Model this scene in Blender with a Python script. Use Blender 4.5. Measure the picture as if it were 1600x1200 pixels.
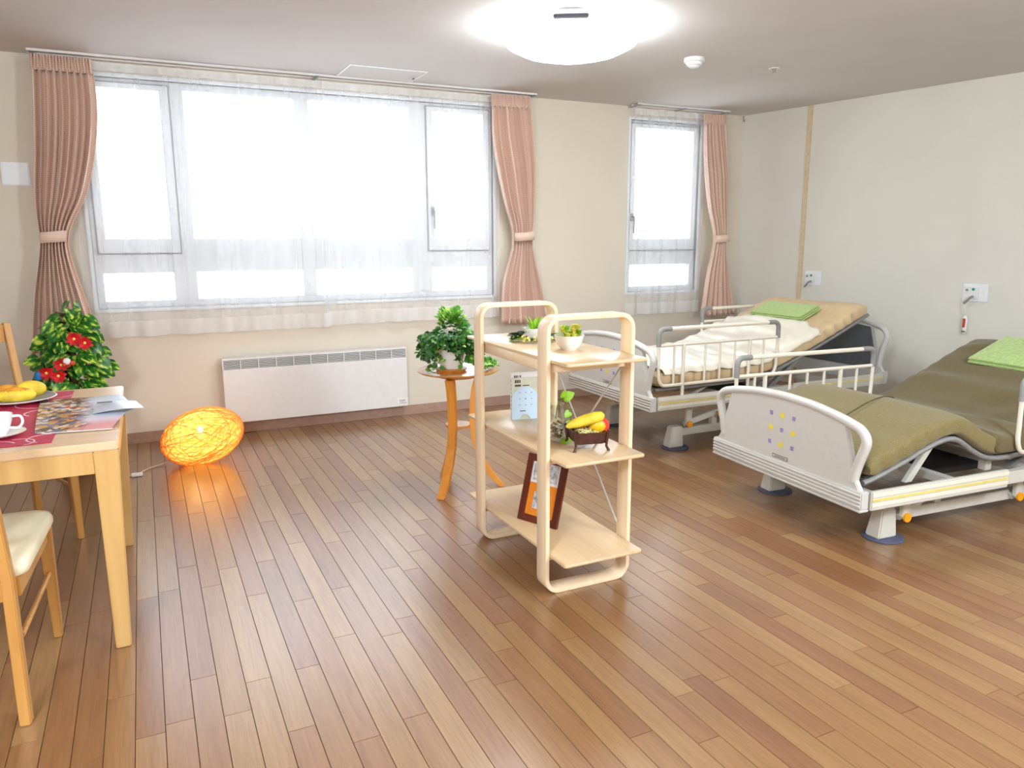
import bpy, bmesh, math, random
from mathutils import Vector, Matrix, Euler
R = math.radians
random.seed(7)
S = bpy.context.scene
COL = S.collection
for o in list(bpy.data.objects): bpy.data.objects.remove(o)

# ---------------------------------------------------------------- camera
def cam_matrix(yaw, pit, roll):
    f = Vector((math.sin(yaw)*math.cos(pit), math.cos(yaw)*math.cos(pit), math.sin(pit)))
    r = Vector((math.cos(yaw), -math.sin(yaw), 0)); u = r.cross(f)
    r2 = r*math.cos(roll)+u*math.sin(roll); u2 = u*math.cos(roll)-r*math.sin(roll)
    m = Matrix((r2, u2, -f)).transposed().to_4x4(); return m
cd = bpy.data.cameras.new('camera'); cam = bpy.data.objects.new('camera', cd); COL.objects.link(cam)
m = cam_matrix(R(25.8), R(-10.8), R(-.2)); m.translation = (0, 0, 1.33); cam.matrix_world = m
cd.sensor_width = 36; cd.lens = 1182/1600*36; cd.clip_start = .02
S.camera = cam
# ---------------------------------------------------------------- light, exposure
w = bpy.data.worlds.new('overcast_sky'); S.world = w; w.use_nodes = True
bg = w.node_tree.nodes['Background']; bg.inputs[0].default_value = (.82, .91, 1, 1); bg.inputs[1].default_value = 4.7
S.view_settings.view_transform = 'Standard'; S.view_settings.look = 'None'
S.view_settings.exposure = .5; S.view_settings.gamma = 1; S.view_settings.use_curve_mapping = False
S.cycles.max_bounces = 10; S.cycles.diffuse_bounces = 5; S.cycles.glossy_bounces = 4; S.cycles.transparent_max_bounces = 24
S.cycles.sample_clamp_indirect = 6
def area(name, loc, size, power, col, rot=(0, 0, 0), shape='DISK', sy=None):
    l = bpy.data.lights.new(name, 'AREA'); l.shape = shape; l.size = size; l.energy = power; l.color = col
    if sy: l.size_y = sy
    o = bpy.data.objects.new(name, l); o.location = loc; o.rotation_euler = rot; COL.objects.link(o); return o
# soft fill lights added out of view around the camera, no fixtures there
def bulb(name, loc, power, col, r):
    l = bpy.data.lights.new(name, 'POINT'); l.energy = power; l.color = col; l.shadow_soft_size = r
    o = bpy.data.objects.new(name, l); o.location = loc; COL.objects.link(o); return o
bulb('fill_light', (-1.0, .1, 1.95), 155, (.79, .89, 1), .25)
bulb('fill_light', (2.6, -.1, 1.95), 160, (.79, .89, 1), .25)

# ---------------------------------------------------------------- materials
def srgb(r, g, b):
    f = lambda c: (c/255)/12.92 if c/255 <= .04045 else ((c/255+.055)/1.055)**2.4
    return (f(r), f(g), f(b), 1)
class MatB:
    def __init__(s, name):
        s.m = bpy.data.materials.new(name); s.m.use_nodes = True; s.t = s.m.node_tree; s.n = s.t.nodes; s.b = s.n['Principled BSDF']
        s.out = s.n['Material Output']
    def node(s, t, **k):
        x = s.n.new(t)
        for a, v in k.items():
            if a.startswith('i_'): x.inputs[a[2:].replace('_', ' ')].default_value = v
            else: setattr(x, a, v)
        return x
    def link(s, a, b): s.t.links.new(a, b)
def ramp(M, fac, stops):
    r = M.node('ShaderNodeValToRGB'); e = r.color_ramp.elements
    while len(e) < len(stops): e.new(.5)
    for x, (p, c) in zip(e, stops): x.position = p; x.color = c
    M.link(fac, r.inputs[0]); return r
def plain(name, col, rough=.5, metal=0, noise=.04, scale=30, bump=0, coat=0, sheen=0, spec=None):
    M = MatB(name); b = M.b
    b.inputs['Roughness'].default_value = rough; b.inputs['Metallic'].default_value = metal
    if coat: b.inputs['Coat Weight'].default_value = coat; b.inputs['Coat Roughness'].default_value = .15
    if sheen: b.inputs['Sheen Weight'].default_value = sheen
    if spec is not None: b.inputs['Specular IOR Level'].default_value = spec
    tc = M.node('ShaderNodeTexCoord'); nz = M.node('ShaderNodeTexNoise'); nz.inputs['Scale'].default_value = scale; nz.inputs['Detail'].default_value = 3
    M.link(tc.outputs['Object'], nz.inputs['Vector'])
    lo = tuple(max(0, c*(1-noise*2)) for c in col[:3])+(1,); hi = tuple(min(1, c*(1+noise*2)) for c in col[:3])+(1,)
    r = ramp(M, nz.outputs[0], [(.3, lo), (.7, hi)]); M.link(r.outputs[0], b.inputs['Base Color'])
    if bump:
        bp = M.node('ShaderNodeBump'); bp.inputs['Strength'].default_value = bump; bp.inputs['Distance'].default_value = .002
        M.link(nz.outputs[0], bp.inputs['Height']); M.link(bp.outputs[0], b.inputs['Normal'])
    return M.m
def wood(name, c1, c2, rough=.4, axis=2, scale=14, coat=0, stretch=.06):
    M = MatB(name); b = M.b; b.inputs['Roughness'].default_value = rough
    if coat: b.inputs['Coat Weight'].default_value = coat; b.inputs['Coat Roughness'].default_value = .2
    tc = M.node('ShaderNodeTexCoord'); mp = M.node('ShaderNodeMapping')
    sc = [1, 1, 1]; sc[axis] = stretch; mp.inputs['Scale'].default_value = sc
    M.link(tc.outputs['Object'], mp.inputs[0])
    nz = M.node('ShaderNodeTexNoise'); nz.inputs['Scale'].default_value = scale*4; nz.inputs['Detail'].default_value = 6; nz.inputs['Distortion'].default_value = .4
    M.link(mp.outputs[0], nz.inputs['Vector'])
    r = ramp(M, nz.outputs[0], [(.3, c1), (.7, c2)]); M.link(r.outputs[0], b.inputs['Base Color'])
    return M.m
M_WALL = plain('cream_wallpaper', srgb(224, 214, 197), .85, noise=.012, scale=3)
M_WALLR = plain('pale_wallpaper', srgb(222, 219, 208), .85, noise=.012, scale=3)
M_CEIL = plain('ceiling_paper', srgb(212, 208, 205), .9, noise=.01, scale=3)
M_BASEB = plain('brown_vinyl_skirting', srgb(172, 141, 124), .45)
M_TRIM = plain('beige_trim', srgb(214, 193, 158), .6)
M_WHITE = plain('white_frame', srgb(236, 238, 240), .4, noise=.01)
M_HEAT = plain('white_enamel', srgb(232, 230, 228), .45, noise=.01)
M_DARK = plain('dark_slot', srgb(70, 68, 68), .7)
M_BLACK = plain('black_plastic', srgb(38, 36, 40), .5)
M_BIRCH = wood('birch_ply', srgb(240, 214, 176), srgb(248, 226, 192), .38, 2, 10)
M_BIRCHT = wood('birch_board', srgb(214, 184, 140), srgb(224, 196, 156), .3, 1, 10, coat=.25)
M_PLY = wood('ply_edge', srgb(226, 190, 150), srgb(238, 206, 170), .5, 0, 10)
M_TABLE = wood('beech', srgb(208, 164, 98), srgb(218, 178, 114), .38, 2, 8)
M_TTOP = wood('table_top_beech', srgb(226, 192, 150), srgb(236, 206, 168), .28, 0, 6, coat=.3)
M_CHAIR = wood('chair_beech', srgb(196, 140, 68), srgb(210, 156, 84), .38, 2, 9)
M_ROUND = wood('honey_wood', srgb(222, 142, 48), srgb(236, 164, 70), .35, 2, 8, coat=.3)
M_ROUNDT = wood('honey_wood_top', srgb(206, 136, 62), srgb(222, 156, 82), .22, 0, 6, coat=.5)
M_SEAT = plain('cream_vinyl', srgb(246, 240, 208), .45, noise=.01, bump=.1, scale=120)
M_PLASTIC = plain('bed_plastic', srgb(204, 202, 196), .42, noise=.01)
M_BEDMET = plain('bed_metal', srgb(206, 202, 190), .4, noise=.015)
M_RAIL = plain('rail_enamel', srgb(234, 226, 208), .35, noise=.01)
M_GRIP = plain('grey_grip', srgb(142, 141, 137), .5)
M_STEEL = plain('grey_steel', srgb(150, 150, 146), .45, .3)
M_YEL = plain('yellow_stripe', srgb(228, 208, 116), .5)
M_ORANGE = plain('orange_cap', srgb(240, 160, 20), .45)
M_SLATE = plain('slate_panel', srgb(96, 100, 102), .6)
M_PAD = plain('slate_pad', srgb(82, 86, 108), .5)
M_TAN = plain('tan_mattress', srgb(214, 188, 146), .5, noise=.04, scale=8)
M_SATIN = plain('cream_satin', srgb(240, 232, 214), .32, noise=.03, scale=6, sheen=.3)
M_OLIVE = plain('olive_fleece', srgb(126, 112, 68), .9, noise=.11, scale=220, bump=.6, sheen=.15)
M_GREEN = plain('green_towel', srgb(168, 194, 116), .9, noise=.08, scale=60, bump=.6, sheen=.3)
M_CHROME = plain('steel_rod', srgb(214, 212, 210), .35, .4)
M_CERAM = plain('white_ceramic', srgb(248, 248, 244), .15, noise=.005, coat=.5)
M_BROWN = plain('dark_wicker', srgb(72, 34, 28), .4, noise=.2, scale=60)
M_MANGO = MatB('mango_skin')
M_CHROMAP = plain('purple_mark', srgb(150, 138, 196), .5)
M_YMARK = plain('yellow_mark', srgb(240, 218, 60), .5)
M_STRAW = plain('straw', srgb(236, 226, 160), .6)
M_FRAME = wood('mahogany', srgb(84, 30, 16), srgb(112, 44, 22), .3, 2, 10, coat=.4)
M_MAT = plain('orange_mount', srgb(240, 140, 30), .6)
M_PHOTO = plain('print_grey', srgb(190, 194, 202), .4, noise=.35, scale=45)
M_BLUE = plain('pale_blue_metal', srgb(196, 220, 238), .35, noise=.01)
M_PAPER = plain('white_paper', srgb(240, 238, 234), .6, noise=.01)
M_COVER = plain('sage_cover', srgb(206, 206, 184), .5)
M_INK = plain('ink', srgb(84, 78, 72), .6)
M_RED = plain('red_petals', srgb(214, 16, 30), .55, noise=.15)
M_MATRED = plain('crimson_mat', srgb(196, 48, 82), .5, noise=.03)
M_PINK = plain('pale_pink', srgb(240, 206, 212), .5)
M_BREAD = plain('bread_crust', srgb(222, 150, 44), .55, noise=.2, scale=25)
M_BREADY = plain('bread_yellow', srgb(246, 206, 60), .55, noise=.12, scale=20)
M_POT = plain('woven_pot', srgb(110, 96, 66), .8, noise=.3, scale=40, bump=.5)
M_SOIL = plain('soil', srgb(60, 46, 32), .9, noise=.3)
M_STEM = plain('green_stem', srgb(110, 130, 50), .6)
M_LIME = plain('lime_leaf', srgb(150, 205, 50), .45, noise=.15)
M_YFLOWER = plain('yellow_petals', srgb(255, 248, 120), .6, noise=.1)
M_DKLEAF = plain('dark_leaf', srgb(34, 66, 46), .4, noise=.3)
M_GREENDOT = plain('green_lamp', srgb(30, 160, 130), .4)
M_REDBTN = plain('red_button', srgb(214, 74, 50), .4)
M_PEBBLE = plain('brown_pebbles', srgb(168, 128, 84), .4, noise=.4, scale=50)
M_TEAL = plain('blue_ornament', srgb(30, 120, 190), .5)
def setup_mango():
    M = M_MANGO; b = M.b; b.inputs['Roughness'].default_value = .35
    tc = M.node('ShaderNodeTexCoord'); sx = M.node('ShaderNodeSeparateXYZ'); M.link(tc.outputs['Generated'], sx.inputs[0])
    nz = M.node('ShaderNodeTexNoise'); nz.inputs['Scale'].default_value = 3
    ad = M.node('ShaderNodeMath', operation='ADD'); M.link(sx.outputs['X'], ad.inputs[0]); M.link(nz.outputs[0], ad.inputs[1])
    r = ramp(M, ad.outputs[0], [(.95, srgb(248, 200, 30)), (1.0, srgb(248, 150, 40))]); 
    e = r.color_ramp.elements.new(1.0); r.color_ramp.elements[0].position = .8; r.color_ramp.elements[-1].color = srgb(220, 60, 40)
    M.link(r.outputs[0], b.inputs['Base Color'])
setup_mango(); M_MANGO = M_MANGO.m

def mat_plank():
    M = MatB('floor_plank'); b = M.b
    at = M.node('ShaderNodeAttribute', attribute_name='tone')
    tc = M.node('ShaderNodeTexCoord'); mp = M.node('ShaderNodeMapping'); mp.inputs['Scale'].default_value = (1, .05, 1)
    cb = M.node('ShaderNodeCombineXYZ'); M.link(at.outputs['Fac'], cb.inputs[1])
    sc = M.node('ShaderNodeVectorMath', operation='SCALE'); sc.inputs['Scale'].default_value = 37; M.link(cb.outputs[0], sc.inputs[0])
    ad = M.node('ShaderNodeVectorMath', operation='ADD'); M.link(tc.outputs['Object'], ad.inputs[0]); M.link(sc.outputs[0], ad.inputs[1])
    M.link(ad.outputs[0], mp.inputs[0])
    nz = M.node('ShaderNodeTexNoise'); nz.inputs['Scale'].default_value = 150; nz.inputs['Detail'].default_value = 6; nz.inputs['Distortion'].default_value = .6
    M.link(mp.outputs[0], nz.inputs['Vector'])
    n2 = M.node('ShaderNodeTexNoise'); n2.inputs['Scale'].default_value = 22; n2.inputs['Detail'].default_value = 2; M.link(mp.outputs[0], n2.inputs['Vector'])
    base = ramp(M, at.outputs['Fac'], [(0, srgb(133, 90, 57)), (.3, srgb(143, 101, 63)), (.75, srgb(150, 113, 70)), (1, srgb(158, 122, 78))])
    g = ramp(M, nz.outputs[0], [(.32, (.80, .77, .74, 1)), (.62, (1.06, 1.06, 1.05, 1))])
    mx = M.node('ShaderNodeMix', data_type='RGBA', blend_type='MULTIPLY'); mx.inputs[0].default_value = .75
    M.link(base.outputs[0], mx.inputs[6]); M.link(g.outputs[0], mx.inputs[7])
    g2 = ramp(M, n2.outputs[0], [(.3, (.84, .79, .76, 1)), (.7, (1.1, 1.1, 1.1, 1))])
    m2 = M.node('ShaderNodeMix', data_type='RGBA', blend_type='MULTIPLY'); m2.inputs[0].default_value = .8
    M.link(mx.outputs[2], m2.inputs[6]); M.link(g2.outputs[0], m2.inputs[7])
    M.link(m2.outputs[2], b.inputs['Base Color'])
    b.inputs['Roughness'].default_value = .38; b.inputs['Specular IOR Level'].default_value = .5
    b.inputs['Coat Weight'].default_value = 1; b.inputs['Coat Roughness'].default_value = .26
    bp = M.node('ShaderNodeBump'); bp.inputs['Strength'].default_value = .12; bp.inputs['Distance'].default_value = .001
    M.link(nz.outputs[0], bp.inputs['Height']); M.link(bp.outputs[0], b.inputs['Normal'])
    return M.m
M_PLANK = mat_plank(); M_SUB = plain('dark_joint', srgb(116, 80, 54), .7)

def mat_glass():
    M = MatB('window_glass'); M.n.remove(M.b)
    tr = M.node('ShaderNodeBsdfTransparent'); gl = M.node('ShaderNodeBsdfGlossy'); gl.inputs['Roughness'].default_value = .02
    fr = M.node('ShaderNodeFresnel'); fr.inputs[0].default_value = 1.3; mx = M.node('ShaderNodeMixShader')
    M.link(fr.outputs[0], mx.inputs[0]); M.link(tr.outputs[0], mx.inputs[1]); M.link(gl.outputs[0], mx.inputs[2]); M.link(mx.outputs[0], M.out.inputs[0]); return M.m
M_GLASS = mat_glass()
def mat_vase():
    M = MatB('clear_glass'); M.n.remove(M.b)
    tr = M.node('ShaderNodeBsdfTransparent'); tr.inputs[0].default_value = (.93, .96, .95, 1); gl = M.node('ShaderNodeBsdfGlossy'); gl.inputs['Roughness'].default_value = .05
    lw = M.node('ShaderNodeLayerWeight'); lw.inputs[0].default_value = .45; mx = M.node('ShaderNodeMixShader')
    M.link(lw.outputs['Facing'], mx.inputs[0]); M.link(tr.outputs[0], mx.inputs[1]); M.link(gl.outputs[0], mx.inputs[2]); M.link(mx.outputs[0], M.out.inputs[0]); return M.m
M_VASE = mat_vase()
def mat_sheer(name='sheer_voile', t=.5, al=.78):
    M = MatB(name); M.n.remove(M.b)
    tr = M.node('ShaderNodeBsdfTransparent'); tl = M.node('ShaderNodeBsdfTranslucent'); df = M.node('ShaderNodeBsdfDiffuse')
    tl.inputs[0].default_value = (al*.96, al*.98, al, 1); df.inputs[0].default_value = (al*.96, al*.98, al, 1)
    m1 = M.node('ShaderNodeMixShader'); m1.inputs[0].default_value = .84; M.link(tl.outputs[0], m1.inputs[1]); M.link(df.outputs[0], m1.inputs[2])
    # a loose weave lets less through where the cloth turns edge on
    lw = M.node('ShaderNodeLayerWeight'); lw.inputs[0].default_value = .35
    tc = M.node('ShaderNodeTexCoord'); wv = M.node('ShaderNodeTexNoise'); wv.inputs['Scale'].default_value = 5.5
    mp = M.node('ShaderNodeMapping'); mp.inputs['Scale'].default_value = (1, 1, .06); M.link(tc.outputs['Object'], mp.inputs[0]); M.link(mp.outputs[0], wv.inputs['Vector'])
    mr = M.node('ShaderNodeMapRange'); mr.inputs[1].default_value = .3; mr.inputs[2].default_value = .7; mr.inputs[3].default_value = 1-t-.12; mr.inputs[4].default_value = 1-t+.12
    M.link(wv.outputs[0], mr.inputs[0])
    ad = M.node('ShaderNodeMath', operation='MULTIPLY_ADD'); ad.use_clamp = True; ad.inputs[1].default_value = .3
    M.link(lw.outputs['Facing'], ad.inputs[0]); M.link(mr.outputs[0], ad.inputs[2])
    mx = M.node('ShaderNodeMixShader'); M.link(ad.outputs[0], mx.inputs[0]); M.link(tr.outputs[0], mx.inputs[1]); M.link(m1.outputs[0], mx.inputs[2])
    M.link(mx.outputs[0], M.out.inputs[0]); return M.m
M_SHEER = mat_sheer('sheer_voile', .71); M_HEM = mat_sheer('sheer_hem', .55, .98)
def mat_curtain():
    M = MatB('dusty_rose_drape'); b = M.b; b.inputs['Roughness'].default_value = .75; b.inputs['Sheen Weight'].default_value = .3
    tc = M.node('ShaderNodeUVMap'); br = M.node('ShaderNodeTexBrick'); br.offset = .5
    br.inputs['Scale'].default_value = 1; br.inputs['Brick Width'].default_value = .035; br.inputs['Row Height'].default_value = .012; br.inputs['Mortar Size'].default_value = .0035
    br.inputs['Color1'].default_value = srgb(222, 188, 168); br.inputs['Color2'].default_value = srgb(217, 182, 162); br.inputs['Mortar'].default_value = srgb(232, 204, 186)
    M.link(tc.outputs[0], br.inputs['Vector']); M.link(br.outputs[0], b.inputs['Base Color'])
    return M.m
M_DRAPE = mat_curtain()
def mat_pothos():
    M = MatB('variegated_leaf'); b = M.b; b.inputs['Roughness'].default_value = .35
    tc = M.node('ShaderNodeTexCoord'); oi = M.node('ShaderNodeObjectInfo'); nz = M.node('ShaderNodeTexNoise'); nz.noise_dimensions = '4D'; nz.inputs['Scale'].default_value = 28; nz.inputs['Detail'].default_value = 1.5
    ml = M.node('ShaderNodeMath', operation='MULTIPLY'); ml.inputs[1].default_value = 40; M.link(oi.outputs['Random'], ml.inputs[0]); M.link(ml.outputs[0], nz.inputs['W'])
    mp = M.node('ShaderNodeMapping'); mp.inputs['Scale'].default_value = (1.6, .7, 1); M.link(tc.outputs['Object'], mp.inputs[0]); M.link(mp.outputs[0], nz.inputs['Vector'])
    r = ramp(M, nz.outputs[0], [(.42, srgb(30, 92, 30)), (.53, srgb(66, 140, 36)), (.66, srgb(214, 226, 84))]); M.link(r.outputs[0], b.inputs['Base Color'])
    return M.m
M_POTHOS = mat_pothos()
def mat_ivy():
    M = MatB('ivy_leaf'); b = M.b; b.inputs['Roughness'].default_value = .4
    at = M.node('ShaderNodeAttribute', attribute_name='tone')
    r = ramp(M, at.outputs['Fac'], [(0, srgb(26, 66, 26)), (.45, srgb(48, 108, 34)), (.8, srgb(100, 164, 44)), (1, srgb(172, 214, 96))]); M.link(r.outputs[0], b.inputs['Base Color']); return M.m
M_IVY = mat_ivy()
def mat_emit(name, col, s):
    M = MatB(name); b = M.b; b.inputs['Base Color'].default_value = (.9, .9, .88, 1)
    b.inputs['Emission Color'].default_value = col; b.inputs['Emission Strength'].default_value = s; return M.m
M_DOME = mat_emit('lamp_dome', (.88, .95, 1, 1), 22)
M_BULB = mat_emit('small_bulb', (1, .8, .5, 1), 25)
def mat_strand():
    M = MatB('lamp_strand'); M.n.remove(M.b)
    df = M.node('ShaderNodeBsdfDiffuse'); tl = M.node('ShaderNodeBsdfTranslucent'); df.inputs[0].default_value = srgb(250, 214, 140); tl.inputs[0].default_value = srgb(255, 206, 110)
    m1 = M.node('ShaderNodeMixShader'); m1.inputs[0].default_value = .6; M.link(df.outputs[0], m1.inputs[1]); M.link(tl.outputs[0], m1.inputs[2]); M.link(m1.outputs[0], M.out.inputs[0]); return M.m
M_STRAND = mat_strand()
def mat_lampskin():
    M = MatB('lamp_fibre_skin'); M.n.remove(M.b)
    tl = M.node('ShaderNodeBsdfTranslucent'); tr = M.node('ShaderNodeBsdfTransparent'); 
    nz = M.node('ShaderNodeTexNoise'); nz.inputs['Scale'].default_value = 45; nz.inputs['Distortion'].default_value = 2.5; tc = M.node('ShaderNodeTexCoord')
    mp = M.node('ShaderNodeMapping'); mp.inputs['Scale'].default_value = (.35, 1, 1); M.link(tc.outputs['Object'], mp.inputs[0]); M.link(mp.outputs[0], nz.inputs['Vector'])
    r = ramp(M, nz.outputs[0], [(.4, srgb(250, 190, 80)), (.58, srgb(255, 238, 170))]); M.link(r.outputs[0], tl.inputs[0])
    m1 = M.node('ShaderNodeMixShader'); m1.inputs[0].default_value = .15; M.link(tl.outputs[0], m1.inputs[1]); M.link(tr.outputs[0], m1.inputs[2]); M.link(m1.outputs[0], M.out.inputs[0]); return M.m
M_SKIN = mat_lampskin()
def mat_print():
    M = MatB('magazine_print'); b = M.b; b.inputs['Roughness'].default_value = .25
    tc = M.node('ShaderNodeTexCoord'); vo = M.node('ShaderNodeTexVoronoi'); vo.inputs['Scale'].default_value = 48; M.link(tc.outputs['Object'], vo.inputs['Vector'])
    sp = M.node('ShaderNodeSeparateColor'); M.link(vo.outputs['Color'], sp.inputs[0])
    r = ramp(M, sp.outputs[0], [(0, srgb(96, 76, 62)), (.25, srgb(206, 150, 84)), (.5, srgb(226, 206, 190)), (.7, srgb(120, 120, 140)), (.9, srgb(176, 90, 70))])
    r.color_ramp.interpolation = 'CONSTANT'
    sx = M.node('ShaderNodeSeparateXYZ'); M.link(tc.outputs['Object'], sx.inputs[0])
    nz = M.node('ShaderNodeTexNoise'); nz.inputs['Scale'].default_value = 14; M.link(tc.outputs['Object'], nz.inputs['Vector'])
    ad = M.node('ShaderNodeMath', operation='MULTIPLY_ADD'); M.link(nz.outputs[0], ad.inputs[0]); ad.inputs[1].default_value = .1; M.link(sx.outputs['X'], ad.inputs[2])
    f = M.node('ShaderNodeMapRange'); M.link(ad.outputs[0], f.inputs[0]); f.inputs[1].default_value = .05; f.inputs[2].default_value = .1
    sky = ramp(M, sx.outputs['Y'], [(0, srgb(226, 160, 160)), (.06, srgb(226, 214, 228)), (.14, srgb(214, 226, 240))])
    mx = M.node('ShaderNodeMix', data_type='RGBA'); M.link(f.outputs[0], mx.inputs[0]); M.link(r.outputs[0], mx.inputs[6]); M.link(sky.outputs[0], mx.inputs[7])
    M.link(mx.outputs[2], b.inputs['Base Color']); return M.m
M_PRINT = mat_print()

# ---------------------------------------------------------------- mesh helpers
class MB:
    def __init__(s): s.v = []; s.f = []; s.mi = []; s.cur = 0; s.tone = []; s.uv = None
    def add(s, vs, fs, mtx=None):
        n = len(s.v)
        s.v += [tuple(mtx @ Vector(p)) if mtx else tuple(p) for p in vs]
        s.f += [tuple(i+n for i in f) for f in fs]; s.mi += [s.cur]*len(fs); return s
    def box(s, a, b, mtx=None):
        x0, y0, z0 = a; x1, y1, z1 = b
        return s.add([(x0, y0, z0), (x1, y0, z0), (x1, y1, z0), (x0, y1, z0), (x0, y0, z1), (x1, y0, z1), (x1, y1, z1), (x0, y1, z1)],
                     [(0, 3, 2, 1), (4, 5, 6, 7), (0, 1, 5, 4), (1, 2, 6, 5), (2, 3, 7, 6), (3, 0, 4, 7)], mtx)
    def hexa(s, lo, hi):   # lo, hi: four corners each, counter-clockwise
        return s.add(list(lo)+list(hi), [(3, 2, 1, 0), (4, 5, 6, 7), (0, 1, 5, 4), (1, 2, 6, 5), (2, 3, 7, 6), (3, 0, 4, 7)])
    def tube(s, pts, r, n=8, closed=False, mtx=None, flat=1, up=None):
        pts = [Vector(p) for p in pts]; N = len(pts); vs = []; fs = []
        rr = r if isinstance(r, (list, tuple)) else [r]*N
        pu = None
        for i, p in enumerate(pts):
            if closed: t = (pts[(i+1) % N]-pts[i-1])
            else: t = pts[min(i+1, N-1)]-pts[max(i-1, 0)]
            t.normalize()
            if pu is None:
                u = Vector(up) if up else (Vector((0, 0, 1)) if abs(t.z) < .9 else Vector((1, 0, 0)))
            else: u = pu
            a = u-t*u.dot(t)
            if a.length < 1e-6: a = t.orthogonal()
            a.normalize(); pu = a; b = t.cross(a)
            for k in range(n):
                an = 2*math.pi*k/n; vs.append(p+a*math.cos(an)*rr[i]*flat+b*math.sin(an)*rr[i])
        for i in range(N if closed else N-1):
            for k in range(n):
                j = (i+1) % N; k2 = (k+1) % n; fs.append((i*n+k, i*n+k2, j*n+k2, j*n+k))
        if not closed: fs.append(tuple(range(n))[::-1]); fs.append(tuple((N-1)*n+k for k in range(n)))
        return s.add(vs, fs, mtx)
    def cyl(s, a, b, r, n=16, r2=None, mtx=None): return s.tube([a, b], [r, r if r2 is None else r2], n, mtx=mtx)
    def lathe(s, prof, c=(0, 0, 0), n=24, mtx=None, sx=1, sy=1):
        vs = []; fs = []
        for r, z in prof:
            for k in range(n):
                a = 2*math.pi*k/n; vs.append((c[0]+r*math.cos(a)*sx, c[1]+r*math.sin(a)*sy, c[2]+z))
        for i in range(len(prof)-1):
            for k in range(n): fs.append((i*n+k, i*n+(k+1) % n, (i+1)*n+(k+1) % n, (i+1)*n+k))
        if prof[0][0] > 1e-5: fs.append(tuple(range(n))[::-1])
        if prof[-1][0] > 1e-5: fs.append(tuple((len(prof)-1)*n+k for k in range(n)))
        return s.add(vs, fs, mtx)
    def prism(s, poly, h0, h1, plane='xy', mtx=None):
        def P(a, b, h): return {'xy': (a, b, h), 'xz': (a, h, b), 'yz': (h, a, b)}[plane]
        n = len(poly); vs = [P(a, b, h0) for a, b in poly]+[P(a, b, h1) for a, b in poly]
        fs = [tuple(range(n))[::-1], tuple(range(n, 2*n))]+[(i, (i+1) % n, n+(i+1) % n, n+i) for i in range(n)]
        return s.add(vs, fs, mtx)
    def ball(s, c, r, n=12, m=8, mtx=None, sq=(1, 1, 1)):
        vs = []; fs = []
        for j in range(1, m):
            t = math.pi*j/m
            for k in range(n):
                a = 2*math.pi*k/n; vs.append((c[0]+r*sq[0]*math.sin(t)*math.cos(a), c[1]+r*sq[1]*math.sin(t)*math.sin(a), c[2]+r*sq[2]*math.cos(t)))
        vs.append((c[0], c[1], c[2]+r*sq[2])); vs.append((c[0], c[1], c[2]-r*sq[2])); T = len(vs)-2; B = T+1
        for k in range(n): fs.append((T, k, (k+1) % n)); fs.append((B, (m-2)*n+(k+1) % n, (m-2)*n+k))
        for j in range(m-2):
            for k in range(n): fs.append((j*n+k, (j+1)*n+k, (j+1)*n+(k+1) % n, j*n+(k+1) % n))
        return s.add(vs, fs, mtx)
    def ribbon(s, path, inner, h0, h1, plane='xz'):   # closed ring between two outlines, extruded
        def P(a, b, h): return {'xy': (a, b, h), 'xz': (a, h, b), 'yz': (h, a, b)}[plane]
        n = len(path); vs = [P(*p, h0) for p in path]+[P(*p, h0) for p in inner]+[P(*p, h1) for p in path]+[P(*p, h1) for p in inner]; fs = []
        for i in range(n):
            j = (i+1) % n
            fs += [(i, j, n+j, n+i), (2*n+i, 3*n+i, 3*n+j, 2*n+j), (i, 2*n+i, 2*n+j, j), (n+i, n+j, 3*n+j, 3*n+i)]
        return s.add(vs, fs)
    def build(s, name, mats, parent=None, smooth=False, bevel=0, seg=2, origin=None, weld=False):
        me = bpy.data.meshes.new(name)
        og = Vector(origin) if origin else None
        me.from_pydata([tuple(Vector(p)-og) for p in s.v] if og else s.v, [], s.f)
        for mm in (mats if isinstance(mats, (list, tuple)) else [mats]): me.materials.append(mm)
        for p, i in zip(me.polygons, s.mi): p.material_index = i
        if s.tone:
            at = me.attributes.new('tone', 'FLOAT', 'POINT')
            for i, t in enumerate(s.tone): at.data[i].value = t
        if s.uv:
            ul = me.uv_layers.new(name='UVMap')
            for l in me.loops: ul.data[l.index].uv = s.uv[l.vertex_index]
        bm = bmesh.new(); bm.from_mesh(me)
        if weld: bmesh.ops.remove_doubles(bm, verts=bm.verts, dist=1e-5)
        bmesh.ops.recalc_face_normals(bm, faces=bm.faces)
        if bevel:
            es = [e for e in bm.edges if len(e.link_faces) == 2 and e.calc_face_angle(0) > R(30)]
            bmesh.ops.bevel(bm, geom=es, offset=bevel, segments=seg, affect='EDGES', clamp_overlap=True)
        bm.to_mesh(me); bm.free()
        if smooth or bevel:
            for p in me.polygons: p.use_smooth = True
            try: me.set_sharp_from_angle(angle=R(45))
            except Exception: pass
        o = bpy.data.objects.new(name, me); COL.objects.link(o)
        if og: o.location = og
        if parent: o.parent = parent
        return o
def tag(o, label=None, cat=None, group=None, kind=None):
    if label: o['label'] = label
    if cat: o['category'] = cat
    if group: o['group'] = group
    if kind: o['kind'] = kind
    return o
def root(name, loc, rz=0, label=None, cat=None, group=None):
    o = bpy.data.objects.new(name, None); o.location = loc; o.rotation_euler = (0, 0, rz); o.empty_display_size = .1
    COL.objects.link(o); return tag(o, label, cat, group)
def struct(o): o['kind'] = 'structure'; return o
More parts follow.
